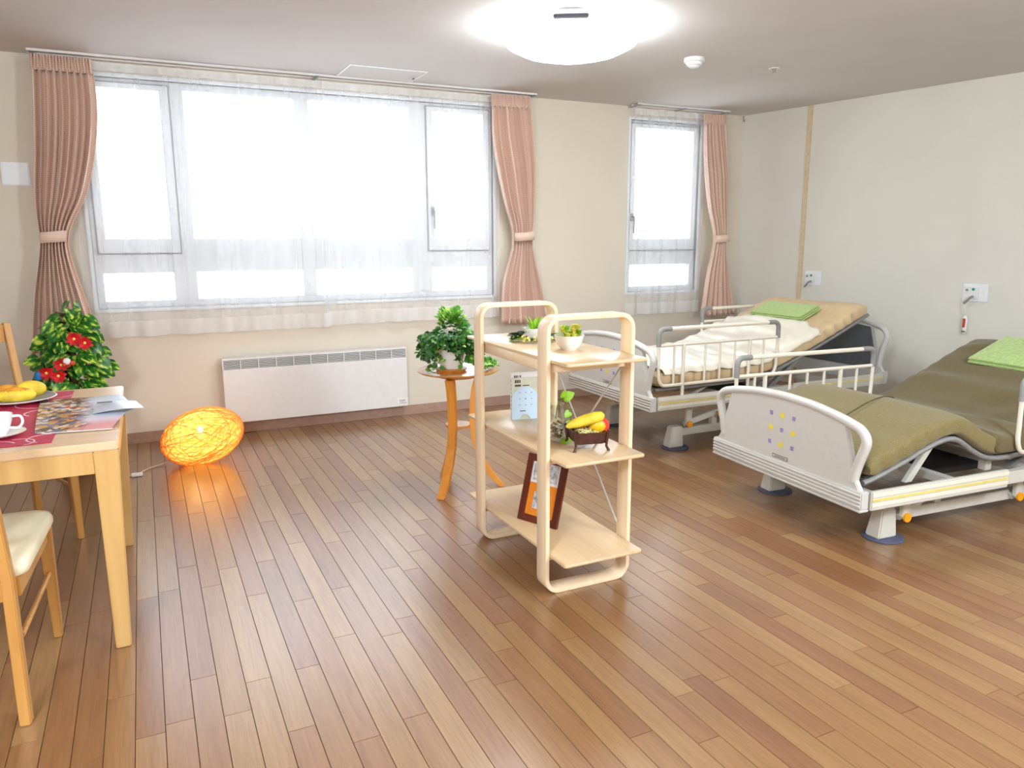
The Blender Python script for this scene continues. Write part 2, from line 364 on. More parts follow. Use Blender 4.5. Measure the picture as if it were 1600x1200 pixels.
def rrect(x0, y0, x1, y1, r, n=6):
    out = []
    for cx, cy, a0 in ((x1-r, y0+r, -90), (x1-r, y1-r, 0), (x0+r, y1-r, 90), (x0+r, y0+r, 180)):
        for k in range(n+1):
            a = R(a0+90*k/n); out.append((cx+r*math.cos(a), cy+r*math.sin(a)))
    return out
def arc_round(pts, r, n=5):   # round the corners of a polyline (3-D)
    pts = [Vector(p) for p in pts]; out = [pts[0]]
    for a, b, c in zip(pts, pts[1:], pts[2:]):
        d1 = (a-b); d2 = (c-b); L = min(r, d1.length*.49, d2.length*.49)
        p, q = b+d1.normalized()*L, b+d2.normalized()*L
        for k in range(n+1):
            t = k/n; out.append(p*(1-t)**2+b*2*t*(1-t)+q*t*t)
    out.append(pts[-1]); return out
def interp(x, pts):
    if x <= pts[0][0]: return pts[0][1]
    for (a, b), (c, d) in zip(pts, pts[1:]):
        if x <= c:
            t = (x-a)/(c-a); t = t*t*(3-2*t) if 0 else t; return b+(d-b)*t
    return pts[-1][1]

# ================================================================ THE SETTING
YW = 5.5; H = 2.415; XL = -3.2; YB = -2.2; WT = .2
WANG = R(10.5); CX = 4.985
wx = lambda y: CX+(YW-y)*math.tan(WANG)
# floor
fl = struct(MB().box((XL-.1, YB-.1, -.08), (6.6, YW+.1, -.004)).build('floor', M_SUB))
PW = .0755; cols = range(-16, 74); planks = []
for c in cols:
    x0 = -.124+c*PW; y = -.6+random.random()*.9
    off = {0: 2.10, 1: 2.134, 2: 2.34, 3: 2.103, 4: 2.25, 5: 1.95, 6: 2.256}.get(c)
    if off: y = off-.9*3
    else: y -= .9
    while y < YW:
        a, b = max(y, .9), min(y+.9, YW-.001)
        if b-a > .05 and x0 < wx((a+b)/2)+.0 and x0 < 5.7: planks.append((x0, a, b, random.random()))
        y += .9
Mi = cam.matrix_world.inverted()
def inview(x, y):
    v = Mi @ Vector((x, y, 0)); f = 1182
    if v.z > -.1: return False
    return abs(v.x/-v.z*f) < 830 and abs(v.y/-v.z*f) < 630
def size(p):
    n = sum(inview(p[0]+.04, p[1]+(p[2]-p[1])*k/6) for k in range(7)); yc = (p[1]+p[2])/2
    return n/7/(math.hypot(p[0], yc)**2+1.7)**1.5*(p[2]-p[1])
planks.sort(key=size, reverse=True)
rest = MB()
for i, (x, a, b, t) in enumerate(planks):
    g = .0004; mb = MB() if i < 298 else rest; n0 = len(mb.v); e = .0008; zt = -.0001+random.random()*.0001
    x0, x1, y0, y1 = x+g, x+PW-g, a+g, b-g
    mb.add([(x0, y0, -.0035), (x1, y0, -.0035), (x1, y1, -.0035), (x0, y1, -.0035), (x0+e, y0+e, zt), (x1-e, y0+e, zt), (x1-e, y1-e, zt), (x0+e, y1-e, zt)],
           [(0, 3, 2, 1), (4, 5, 6, 7), (0, 1, 5, 4), (1, 2, 6, 5), (2, 3, 7, 6), (3, 0, 4, 7)])
    mb.tone += [t]*(len(mb.v)-n0)
    if i < 298: mb.build('plank', M_PLANK, fl)
tag(rest.build('plank', M_PLANK, fl), kind='stuff')
# ceiling
struct(MB().box((XL-.1, YB-.1, H), (6.6, YW+WT, H+.1)).build('ceiling', M_CEIL))
# back wall with two openings
W1 = (-.27, 2.50, .90, 2.32); W2 = (3.765, 4.50, .88, 2.31)
bw = MB()
for a, b, z0, z1 in ((XL, W1[0], 0, H), (W1[0], W1[1], 0, W1[2]), (W1[0], W1[1], W1[3], H), (W1[1], W2[0], 0, H), (W2[0], W2[1], 0, W2[2]), (W2[0], W2[1], W2[3], H), (W2[1], 5.3, 0, H)):
    bw.box((a, YW, z0), (b, YW+WT, z1))
struct(bw.build('wall_back', M_WALL, weld=True))
rw = MB(); ya = YW; yb = YB
rw.hexa([(wx(ya), ya, 0), (wx(yb), yb, 0), (wx(yb)+.2, yb, 0), (wx(ya)+.2, ya, 0)], [(wx(ya), ya, H), (wx(yb), yb, H), (wx(yb)+.2, yb, H), (wx(ya)+.2, ya, H)])
struct(rw.build('wall_right', M_WALLR))
struct(MB().box((XL-.2, YB, 0), (XL, YW, H)).build('wall_left', M_WALL))
struct(MB().box((XL-.2, YB-.2, 0), (6.6, YB, H)).build('wall_front', M_WALL))
struct(MB().box((XL, YW-.008, 0), (CX, YW, .075)).build('baseboard_back', M_BASEB, bevel=.002))
b2 = MB(); d = .008
b2.hexa([(wx(YW-.01)-d, YW-.01, 0), (wx(YB)-d, YB, 0), (wx(YB), YB, 0), (wx(YW-.01), YW-.01, 0)], [(wx(YW-.01)-d, YW-.01, .075), (wx(YB)-d, YB, .075), (wx(YB), YB, .075), (wx(YW-.01), YW-.01, .075)])
struct(b2.build('baseboard_right', M_BASEB))
# frame on the right wall: origin on the wall, +x along it towards the camera, +y into the room
def wall_r(y, z=0):
    e = Matrix.Translation((wx(y), y, z)) @ Matrix.Rotation(R(-90)+WANG, 4, 'Z'); return e
struct(MB().box((-.0, -.014, 0), (.035, 0, H), wall_r(4.86) @ Matrix.Rotation(0, 4, 'Z')).build('trim_1', M_TRIM, bevel=.002))

# windows
def window(name, W, mull, trans, handles, seams):
    x0, x1, z0, z1 = W; yf = YW+.03
    wn = MB(); fw = .045
    wn.box((x0, yf, z0), (x0+fw, yf+.09, z1)); wn.box((x1-fw, yf, z0), (x1, yf+.09, z1)); wn.box((x0+fw, yf, z1-fw), (x1-fw, yf+.09, z1)); wn.box((x0+fw, yf, z0), (x1-fw, yf+.09, z0+fw))
    w_ = struct(wn.build(name, M_WHITE, bevel=.003))
    for a, b in mull: MB().box((a, yf-.004, z0+fw), (b, yf+.086, z1-fw)).build('mullion', M_WHITE, w_, bevel=.003)
    ed = [x0+fw]+[v for ab in mull for v in ab]+[x1-fw]
    for k in range(0, len(ed), 2):
        a, b = ed[k], ed[k+1]
        MB().box((a, yf+.0, trans[0]), (b, yf+.08, trans[1])).build('transom', M_WHITE, w_, bevel=.003)
        MB().box((a, yf+.04, z0+fw), (b, yf+.046, trans[0])).build('pane', M_GLASS, w_)
        MB().box((a, yf+.04, trans[1]), (b, yf+.046, z1-fw)).build('pane', M_GLASS, w_)
    for a, b in seams:   # opening sash with its dark joint line
        MB().ribbon([(a, trans[0]+.12), (b, trans[0]+.12), (b, z1-.02), (a, z1-.02)], [(a+.006, trans[0]+.126), (b-.006, trans[0]+.126), (b-.006, z1-.026), (a+.006, z1-.026)], yf-.008, yf-.002).build('sash_seal', M_GRIP, w_)
        sx = [(a+.008, trans[0]+.128), (b-.008, trans[0]+.128), (b-.008, z1-.028), (a+.008, z1-.028)]
        ins = .055
        MB().ribbon(sx, [(a+ins, trans[1]-.005), (b-ins, trans[1]-.005), (b-ins, z1-.06), (a+ins, z1-.06)], yf-.022, yf-.003).build('sash', M_WHITE, w_, bevel=.003)
    for hx, hz in handles:
        h = MB(); h.box((hx-.012, yf-.035, hz-.02), (hx+.012, yf-.022, hz+.045)); h.tube(arc_round([(hx, yf-.035, hz+.02), (hx, yf-.065, hz+.02), (hx, yf-.065, hz-.12)], .012), .008, 8)
        h.build('handle', M_STEEL, w_, smooth=True)
    return w_
window('window_1', W1, ((.19, .33), (1.03, 1.12), (1.84, 2.0)), (1.125, 1.345), ((2.005, 1.53),), ((-.245, .25), (1.965, 2.48)))
window('window_2', W2, (), (1.11, 1.335), ((3.80, 1.50),), ((3.775, 4.49),))
for nm, W in (('trim_2', W1), ('trim_3', W2)):
    x0, x1, z0, z1 = W; t = .022
    struct(MB().ribbon([(x0-t, z0-t), (x1+t, z0-t), (x1+t, z1+t), (x0-t, z1+t)], [(x0, z0), (x1, z0), (x1, z1), (x0, z1)], YW-.012, YW+.03).build(nm, M_WHITE, bevel=.002))

# small things fixed to walls and ceiling
def hatch():
    r = root('ceiling_hatch', (1.54, 5.165, H), 0, 'flat white square access hatch set in the ceiling above the long window', 'hatch')
    MB().ribbon([(-.26, -.19), (.26, -.19), (.26, .19), (-.26, .19)], [(-.250, -.180), (.250, -.180), (.250, .180), (-.250, .180)], -.005, -.0002, 'xy').build('hatch_frame', M_WHITE, r)
    MB().box((-.2495, -.1795, -.003), (.2495, .1795, -.0002)).build('hatch_panel', M_CEIL, r)
    MB().cyl((.23, .02, -.012), (.23, .02, -.008), .008).build('latch', M_DARK, r)
hatch()
r = root('smoke_detector', (3.147, 3.935, H), 0, 'small round white smoke detector on the ceiling beside the lit lamp', 'smoke detector')
MB().lathe([(.062, -.0002), (.062, -.022), (.056, -.026)]).build('base', M_HEAT, r, smooth=True)
MB().lathe([(.05, -.0262), (.048, -.040), (.036, -.044), (.03, -.052), (.0, -.053)]).build('sensor_cap', M_WHITE, r, smooth=True)
r = root('sprinkler_head', (3.8, 3.938, H), 0, 'tiny metal sprinkler head in the ceiling over the far bed', 'sprinkler')
MB().lathe([(.02, -.0002), (.019, -.005), (.008, -.006), (.007, -.022), (.012, -.024), (0, -.026)], n=12).build('nozzle', M_STEEL, r, smooth=True)
MB().lathe([(.036, -.0002), (.034, -.004), (.021, -.0045)], n=20).build('escutcheon', M_HEAT, r, smooth=True)
r = root('wall_switch_box', (-.63, YW, 1.725), 0, 'plain white box on the back wall left of the curtain', 'wall box')
MB().box((-.07, -.022, -.065), (.07, -.0005, .065)).build('cover', M_WHITE, r, bevel=.006)
MB().box((-.074, -.006, -.069), (.074, -.0005, .069)).build('back_plate', M_HEAT, r, bevel=.002)
r = root('ceiling_hook', (4.95, YW-.03, H), 0, 'tiny hook hanging in the ceiling corner above the far bed', 'hook')
MB().cyl((0, 0, -.006), (0, 0, -.0002), .014).build('base', M_HEAT, r, smooth=True)
MB().tube(arc_round([(0, 0, -.006), (0, 0, -.05), (.012, 0, -.055), (.014, 0, -.04)], .008), .004, 6).build('hook', M_STEEL, r, smooth=True)

def ceiling_lamp(x, y, label, lit_parts=True):
    r = root('ceiling_lamp', (x, y, H), 0, label, 'ceiling lamp')
    MB().lathe([(.30, -.0002), (.31, -.03), (.29, -.035)], n=48).build('base_ring', M_HEAT, r, smooth=True)
    MB().lathe([(.30, -.0355), (.335, -.060), (.350, -.076), (.33, -.098), (.26, -.131), (.16, -.155), (.06, -.165), (0, -.166)], n=48).build('dome_shade', M_DOME, r, smooth=True)
    a = math.atan2(-y, -x); lp = MB()
    for s in (0,):
        mt = Matrix.Rotation(a, 4, 'Z')
        lp.box((.300, -.085, -.052), (.328, .085, -.030), mt)
    lp.build('latch', M_BLACK, r, bevel=.004)
    return r
ceiling_lamp(2.10, 3.63, 'large round lit ceiling lamp with a shallow white dome')

# convector heater
r = root('wall_heater', (1.087, YW, .09), 0, 'long low white electric panel heater on the wall under the window', 'heater')
hw, hh, dp = .652, .45, .085
MB().box((-hw, -dp, 0), (hw, -.0305, hh-.075)).build('front_panel', M_HEAT, r, bevel=.004)
MB().box((-hw+.03, -.03, .04), (hw-.03, -.0005, hh-.05)).build('wall_bracket', M_DARK, r)
g = MB(); g.box((-hw, -dp, hh-.012), (hw, -.03, hh)); g.box((-hw, -dp, hh-.0745), (-hw+.008, -.03, hh-.0125)); g.box((hw-.008, -dp, hh-.0745), (hw, -.03, hh-.0125))
g.build('grille_frame', M_HEAT, r)
MB().box((-hw+.009, -dp+.022, hh-.0745), (hw-.009, -.031, hh-.0125)).build('grille_backing', M_DARK, r)
for k in range(5):
    z = hh-.0700+k*.0118
    MB().hexa([(-hw+.009, -dp+.001, z), (hw-.009, -dp+.001, z), (hw-.009, -dp+.018, z+.004), (-hw+.009, -dp+.018, z+.004)], [(-hw+.009, -dp+.001, z+.0028), (hw-.009, -dp+.001, z+.0028), (hw-.009, -dp+.018, z+.0065), (-hw+.009, -dp+.018, z+.0065)]).build('louvre', M_HEAT, r)
for k in range(1, 11):
    x = -hw+k*2*hw/11; MB().box((x-.003, -dp-.001, hh-.0745), (x+.003, -dp+.0005, hh-.0125)).build('grille_rib', M_HEAT, r)
c = MB().box((hw-.085, -dp-.004, .012), (hw-.004, -dp-.0002, .062)).build('control_panel', M_PAPER, r)
for z, a, b in ((.047, .07, .02), (.038, .07, .025), (.025, .07, .012)): MB().box((hw-a, -dp-.005, z), (hw-b, -dp-.0042, z+.004)).build('marking', M_GRIP, c)

# ================================================================ CURTAINS
def sheer(name, xa, xb, z0, label, folds, ph, y=YW-.085):
    r = root(name, ((xa+xb)/2, y, 2.385), 0, label, 'sheer curtain', 'white sheer curtains'); cx = (xa+xb)/2
    nx = int((xb-xa)/.012); nz = 14
    def pt(u, z):
        x = xa+(xb-xa)*u; t = (2.385-z)/1.7; dx = -.05*t*(1-u)
        yy = .016*math.sin(u*folds*6.283+ph)*(.3+.7*t)+.006*math.sin(u*folds*2.3*6.283+2*ph+z*.7)+.006*math.sin(u*37+z*2)
        return (x-cx+dx, yy, z-2.385)
    def sheet(z1, zb, n):
        m = MB()
        for j in range(n+1):
            z = z1+(zb-z1)*j/n
            for i in range(nx+1): m.v.append(pt(i/nx, z))
        for j in range(n):
            for i in range(nx): m.f.append((j*(nx+1)+i, j*(nx+1)+i+1, (j+1)*(nx+1)+i+1, (j+1)*(nx+1)+i)); m.mi.append(0)
        return m
    sheet(2.34, z0+.10, nz).build('voile', M_SHEER, r, smooth=True)
    sheet(z0+.10, z0, 2).build('hem', M_HEM, r, smooth=True)
    sheet(2.385, 2.34, 2).build('heading_tape', M_HEM, r, smooth=True)
sheer('sheer_curtain', -.30, 1.19, .725, 'left sheer white curtain over the long window', 7, .4)
sheer('sheer_curtain', 1.195, 2.52, .735, 'right sheer white curtain over the long window, beside the middle drape', 6, 1.9)
sheer('sheer_curtain', 3.745, 4.50, .69, 'narrow sheer white curtain over the small window near the bed', 4, 2.6)

def drape(name, rows, tie, label, nf=9, y=YW-.16, seed=0):
    """rows: (z, x left, x right); tie: z of the band"""
    rnd = random.Random(seed); ztop = rows[0][0]; xc = (rows[0][1]+rows[0][2])/2
    r = root(name, (xc, y, ztop), 0, label, 'curtain', 'dusty rose tied curtains')
    L = [(-z, a) for z, a, b in rows]; Rr = [(-z, b) for z, a, b in rows]
    def sm(x, P):   # smooth interpolation
        x = max(P[0][0], min(P[-1][0], x))
        for i, ((a, b), (c, d)) in enumerate(zip(P, P[1:])):
            if x <= c+1e-9:
                t = (x-a)/(c-a); m0 = (d-P[i-1][1])/(c-P[i-1][0]) if i > 0 else (d-b)/(c-a); m1 = (P[i+2][1]-b)/(P[i+2][0]-a) if i+2 < len(P) else (d-b)/(c-a)
                h = c-a; return (2*t**3-3*t*t+1)*b+(t**3-2*t*t+t)*h*m0+(-2*t**3+3*t*t)*d+(t**3-t*t)*h*m1
        return P[-1][1]
    nx = nf*10; phs = [rnd.uniform(-.25, .25) for _ in range(nf+2)]
    def surf(zs, off=0, head=False):
        m = MB(); m.uv = []
        for z in zs:
            a, b = sm(-z, L), sm(-z, Rr); wd = b-a; t = (ztop-z)
            tight = max(0, 1-abs(z-tie)/.5)
            amp = .030+.016*min(1, t/.6)-.014*tight
            bulge = .045*min(1, t/.5)
            for i in range(nx+1):
                u = i/nx; k = u*nf; ww = k*6.283+phs[int(k)]*(1-abs(2*(k % 1)-1))
                if head: yy = -.017*math.sin(u*nf*2.2*6.283)*(1-.6*((ztop-z)/.085))-.006
                else: yy = -amp*(math.sin(ww)*.8+.2*math.sin(2.3*ww+seed))
                yy -= bulge*math.sin(math.pi*u)
                x = a+wd*u+.3*wd/nf*math.cos(ww)*.25*(0 if head else 1)
                m.v.append((x-xc, yy-off, z-ztop)); m.uv.append((u*nf*.16, z))
        n = nx+1
        for j in range(len(zs)-1):
            for i in range(nx): m.f.append((j*n+i, j*n+i+1, (j+1)*n+i+1, (j+1)*n+i)); m.mi.append(0)
        return m
    zb = rows[-1][0]; N = 46
    zs = [ztop-.075+(zb-ztop+.075)*i/N for i in range(N+1)]
    o = surf(zs).build('drape', M_DRAPE, r, smooth=True)
    md = o.modifiers.new('t', 'SOLIDIFY'); md.thickness = .004
    o = surf([ztop-.085*i/6 for i in range(7)], .0, True).build('gathered_heading', M_DRAPE, r, smooth=True)
    md = o.modifiers.new('t', 'SOLIDIFY'); md.thickness = .01
    a, b = sm(-tie, L), sm(-tie, Rr); c_, hx = (a+b)/2-xc, (b-a)/2-.002
    tb = MB(); path = [(c_+hx*math.cos(R(q)), -.050+.050*math.sin(R(q))) for q in range(0, 360, 12)]
    for (px, py) in path:
        for dz in (-.032, .032): tb.v.append((px, py, tie-ztop+dz+.006*(px-c_)/hx)); 
    tb.uv = [(i*.02, v[2]) for i, v in enumerate(tb.v)]
    n = len(path)
    for i in range(n): j = (i+1) % n; tb.f.append((2*i, 2*j, 2*j+1, 2*i+1)); tb.mi.append(0)
    o = tb.build('tieback', M_DRAPE, r, smooth=True); md = o.modifiers.new('t', 'SOLIDIFY'); md.thickness = .006
    return r
drape('curtain', [(2.385, -.47, -.165), (2.1, -.49, -.165), (1.85, -.51, -.20), (1.6, -.535, -.27), (1.45, -.535, -.35), (1.355, -.53, -.385), (1.25, -.545, -.385), (1.0, -.60, -.335), (.66, -.65, -.26)], 1.355,
      'dusty rose tied curtain left of the long window, behind the leafy plant', 9, seed=1)
drape('curtain', [(2.385, 2.42, 2.74), (2.1, 2.42, 2.77), (1.85, 2.46, 2.785), (1.6, 2.52, 2.78), (1.45, 2.57, 2.77), (1.355, 2.585, 2.755), (1.25, 2.575, 2.765), (1.0, 2.50, 2.83), (.69, 2.48, 2.90)], 1.355,
      'dusty rose tied curtain hanging right of the long window, behind the open shelf', 9, seed=2)
drape('curtain', [(2.375, 4.40, 4.63), (2.1, 4.405, 4.66), (1.85, 4.43, 4.68), (1.6, 4.48, 4.685), (1.45, 4.53, 4.685), (1.335, 4.555, 4.685), (1.22, 4.54, 4.69), (1.0, 4.49, 4.745), (.66, 4.44, 4.84)], 1.335,
      'dusty rose tied curtain right of the small window, nearest the corner', 7, seed=3)
for k, (a, b, lab) in enumerate(((-.49, 2.80, 'long white double curtain track above the long window'), (3.72, 4.68, 'short white curtain track above the small window'))):
    r = root('curtain_track', ((a+b)/2, YW-.12, H), 0, lab, 'curtain track'); hw = (b-a)/2
    for y_, nm in ((-.04, 'track'), (.045, 'track')):
        MB().box((-hw, y_-.009, -.014), (hw, y_+.009, -.0005)).build(nm, M_HEAT, r, bevel=.003)
    for x_ in (-hw+.02, 0, hw-.02): MB().box((x_-.012, -.05, -.017), (x_+.012, .11, -.0142)).build('bracket', M_GRIP, r)

# ================================================================ NURSE CALL PLATES (right wall)
def call_plate(y, z, label, w_, h_, handset):
    mt = wall_r(y, z); r = root('call_plate', mt.translation, 0, label, 'call panel'); r.matrix_world = mt
    # local +x runs towards the camera, -y into the room
    MB().box((-w_/2, -.012, -h_/2), (w_/2, -.0005, h_/2)).build('plate', M_WHITE, r, bevel=.003)
    MB().box((-w_*.42, -.022, -h_*.34), (w_*.16, -.0125, h_*.34)).build('module', M_HEAT, r, bevel=.002)
    MB().cyl((-w_*.05, -.026, h_*.2), (-w_*.05, -.0225, h_*.2), .010, 12).build('green_button', M_GREENDOT, r, smooth=True)
    MB().cyl((-w_*.3, -.026, h_*.15), (-w_*.3, -.0225, h_*.15), .009, 12).build('speaker_hole', M_GRIP, r, smooth=True)
    MB().cyl((w_*.3, -.016, h_*.05), (w_*.3, -.0125, h_*.05), .012, 12).build('jack', M_HEAT, r, smooth=True)
    MB().tube(arc_round([(-w_*.05, -.023, -h_*.2), (-w_*.05, -.06, -h_*.25), (-w_*.3, -.055, -h_*.62)], .02), .008, 8).build('plug', M_GRIP, r, smooth=True)
    if handset:
        x = -.04
        c_ = MB(); c_.tube(arc_round([(-w_*.3, -.055, -h_*.62), (x, -.05, -h_*.9), (x, -.03, -.17)], .03), .004, 6); c_.build('cord', M_HEAT, r, smooth=True)
        h = MB(); h.tube([(x, -.026, -.165), (x, -.026, -.18), (x, -.026, -.28), (x, -.026, -.295)], [.008, .016, .016, .010], 12); hb = h.build('handset', M_PAPER, r, smooth=True)
        MB().box((x-.009, -.046, -.25), (x+.009, -.0405, -.185)).build('red_button', M_REDBTN, hb, bevel=.003)
        MB().box((x-.012, -.044, -.283), (x+.012, -.039, -.275)).build('dark_band', M_INK, hb)
call_plate(4.72, 1.0, 'white call panel on the wall above the cream bed', .15, .12, False)
call_plate(3.455, .945, 'white call panel above the olive bed with a red-buttoned handset hanging', .17, .125, True)

# ================================================================ OPEN SHELF UNIT
def shelf_unit():
    ox, oy = 1.275, 2.35
    r = root('shelf_unit', (1.46, 2.69, 0), 0, 'open three-tier birch shelf unit with rounded loop frames, mid-room', 'shelf')
    def L(x, y): return x-1.46, y-2.69
    x0, x1 = 1.275-1.46, 1.655-1.46
    for y0, y1 in ((2.352, 2.425), (2.945, 3.018)):
        MB().ribbon(rrect(x0, 0, x1, 1.062, .06), rrect(x0+.017, .017, x1-.017, 1.045, .043), y0-2.69, y1-2.69).build('loop_frame', M_BIRCH, r, bevel=.0015, seg=1)
    bx0, bx1 = x0+.019, x1-.019
    for z, zz in ((.893, .905), (.530, .542), (.150, .162)):
        MB().prism(rrect(bx0, 2.238-2.69, bx1+.0, 3.15-2.69, .012, 3), z, zz).build('shelf_board', M_BIRCHT, r, bevel=.002, seg=1)
        a = MB()
        for yy in (2.38, 2.975): MB().box((bx0+.002, yy-2.69, z-.040 if z > .8 else z-.024), (bx1-.002, yy+.016-2.69, z-.0003)).build('cross_rail', M_BIRCH, r, bevel=.001, seg=1)
        if z > .8:
            for xx in (bx0+.004,): MB().box((xx, 2.397-2.69, z-.040), (xx+.014, 2.974-2.69, z-.0003)).build('side_rail', M_BIRCH, r, bevel=.001, seg=1)
    xb = bx1-.004
    MB().cyl((xb, 2.40-2.69, .86), (xb, 2.99-2.69, .22), .0035, 8).build('brace_rod', M_CHROME, r, smooth=True)
    MB().cyl((xb-.008, 2.99-2.69, .86), (xb-.008, 2.40-2.69, .22), .0035, 8).build('brace_rod', M_CHROME, r, smooth=True)
    return r
shelf_unit()

# ---- things on the shelf
def leaf_mesh(w_, l_, cup=.25, heart=True):
    m = MB()
    if heart: out = [(0, .12), (.22, -.02), (.46, .12), (.5, .36), (.36, .68), (.14, .9), (0, 1.0)]
    else: out = [(0, 0), (.2, .12), (.5, .3), (.3, .48), (.42, .66), (.16, .74), (0, 1)]
    right = [(x*w_, y*l_) for x, y in out]; mid = [(0, y*l_) for x, y in out]
    n = len(out)
    for (x, y) in mid: m.v.append((0, y, -.12*w_*0+.0))
    for (x, y) in right: m.v.append((x, y, cup*x-.5*(y/l_)**2*l_*.4))
    for (x, y) in right: m.v.append((-x, y, cup*x-.5*(y/l_)**2*l_*.4))
    for i in range(n): m.v[i] = (0, mid[i][1], -.5*(mid[i][1]/l_)**2*l_*.4)
    for i in range(n-1):
        for off in (n, 2*n):
            f = (i, i+1, off+i+1, off+i); m.f.append(f if off == n else f[::-1]); m.mi.append(0)
    return m
def orient(p, d, up=(0, 0, 1), roll=0):
    d = Vector(d).normalized(); u = Vector(up); x = d.cross(u)
    if x.length < 1e-4: x = Vector((1, 0, 0))
    x.normalize(); z = x.cross(d); mt = Matrix((x, d, z)).transposed().to_4x4(); mt = mt @ Matrix.Rotation(roll, 4, 'Y'); mt.translation = p; return mt

def bowl(loc, rad, h, label, filler):
    r = root('bowl', loc, 0, label, 'bowl', None)
    k = rad
    MB().lathe([(0, .002), (k*.5, .0), (k*.55, .004), (k*.8, h*.35), (k, h), (k*.95, h), (k*.74, h*.4), (k*.45, .012), (0, .012)], n=28).build('bowl', M_CERAM, r, smooth=True)
    return r
b1 = bowl((1.485, 2.555, .905), .060, .058, 'white bowl filled with yellow flowers, nearest on the top shelf', None)
rnd = random.Random(5)
fl1 = root('yellow_flowers', (1.485, 2.555, .925), 0, 'yellow flower heads heaped in the nearer white bowl', 'flowers')
for k in range(26):
    a = rnd.uniform(0, 6.28); q = .040*math.sqrt(rnd.random()); m = MB(); c0 = (q*math.cos(a), q*math.sin(a), .03+rnd.uniform(0, .035))
    for p in range(6):
        mt = orient(c0, (math.cos(p*1.047), math.sin(p*1.047), 1.6)); lf = leaf_mesh(.018, .022, .3); m.add(lf.v, lf.f, mt)
    m.ball(c0, .005, 6, 5); m.build('flower', M_YFLOWER if k % 6 else M_LIME, fl1, smooth=True)
MB().lathe([(0, .0), (.03, .002), (.045, .028), (0, .036)], n=14).build('foliage_base', M_LIME, fl1, smooth=True)
b2_ = bowl((1.50, 2.86, .905), .058, .055, 'white bowl at the back of the top shelf among dark leaves', None)
ar = root('flower_arrangement', (1.49, 2.86, .905), 0, 'dark green leaves with small yellow berries around the farther bowl', 'flowers')
for k in range(40):
    a = rnd.uniform(0, 6.28); mt = orient((.068*math.cos(a), .068*math.sin(a), .006+rnd.uniform(0, .02)), (math.cos(a), math.sin(a), rnd.uniform(-.05, .35)), roll=rnd.uniform(-.6, .6))
    lf = leaf_mesh(.024, rnd.uniform(.035, .06), .2); m = MB(); m.add(lf.v, lf.f, mt); m.build('leaf', M_DKLEAF if k % 3 else M_IVY if 0 else (M_DKLEAF if k % 2 else M_LIME), ar, smooth=True)
for k in range(16):
    a = rnd.uniform(3.0, 5.6); q = rnd.uniform(.07, .10); MB().ball((q*math.cos(a), q*math.sin(a), rnd.uniform(.008, .03)), .007, 8, 6).build('berry', M_YFLOWER, ar, smooth=True)
for k in range(14):
    a = rnd.uniform(0, 6.28); mt = orient((.02*math.cos(a), .02*math.sin(a), .05), (math.cos(a)*.5, math.sin(a)*.5, 1), roll=rnd.uniform(-1, 1)); lf = leaf_mesh(.018, rnd.uniform(.035, .07), .2)
    m = MB(); m.add(lf.v, lf.f, mt); m.build('leaf', M_LIME, ar, smooth=True)
MB().lathe([(0, .030), (.04, .034), (.045, .04), (0, .05)], n=12).build('moss', M_DKLEAF, ar)

# books and bookend on the middle shelf: their covers face -y, slightly turned
ang = R(-12)
def book(dx, wd, ht, th, cov, label, cat='book', name='book'):
    r = root(name, (1.43, 2.965, .5421), ang, label, cat, 'books held by the pale blue bookend')
    y0, y1 = dx, dx+th
    MB().box((0, y0, 0), (wd, y1, ht)).build('cover', cov, r, bevel=.0015, seg=1)
    MB().box((wd, y0+.0015, .002), (wd+.001, y1-.0015, ht-.002)).build('page_block', M_PAPER, r)
    return r
bk = book(.0, .135, .212, .013, M_PAPER, 'tall white booklet with dark lettering on its spine, behind the sage one')
for k in range(8): MB().box((-.0007, .004, .04+k*.018), (-.0001, .009, .052+k*.018)).build('spine_letter', M_INK, bk)
for k, (x, w_) in enumerate(((.012, .006), (.020, .006), (.028, .004), (.038, .006))): MB().box((x, -.0006, .186), (x+w_, -.0001, .197)).build('cover_letter', M_INK, bk)
bk = book(.0145, .135, .205, .009, M_PAPER, 'thin white booklet standing at the back of the books')
bk = book(-.0075, .132, .188, .006, M_COVER, 'sage green booklet standing just behind the pale blue bookend')
for k, (x, z, w_, h_) in enumerate(((.014, .164, .008, .014), (.024, .164, .008, .014), (.034, .164, .006, .014), (.014, .148, .028, .009), (.05, .150, .03, .004))): MB().box((x, -.0082, z), (x+w_, -.0077, z+h_)).build('cover_letter', M_INK, bk)
r = root('bookend', (1.43, 2.965, .5421), ang, 'pale blue round-topped bookend with a grid of dots, propping the books', 'bookend')
poly = [(.0, 0), (.036, 0)]+[(.060-.024*math.cos(R(q)), .022*math.sin(R(q))) for q in range(0, 181, 20)]+[(.12, 0), (.12, .09)]+[(.06+.06*math.cos(R(q)), .09+.058*math.sin(R(q))) for q in range(10, 180, 12)]+[(0, .09)]
MB().prism(poly, -.0125, -.0102, 'xz').build('upright_plate', M_BLUE, r)
MB().box((.0, -.0101, .0), (.12, .05, .0012)).build('foot_plate', M_BLUE, r)
for i in range(3):
    for j in range(3): MB().cyl((.035+.027*i, -.0132, .065+.028*j), (.035+.027*i, -.0126, .065+.028*j), .0028, 10).build('dot_mark', M_INK if (i, j) == (1, 1) else M_GRIP, r)
MB().box((.036, -.0131, .036), (.062, -.0126, .040)).build('lettering', M_INK, r)

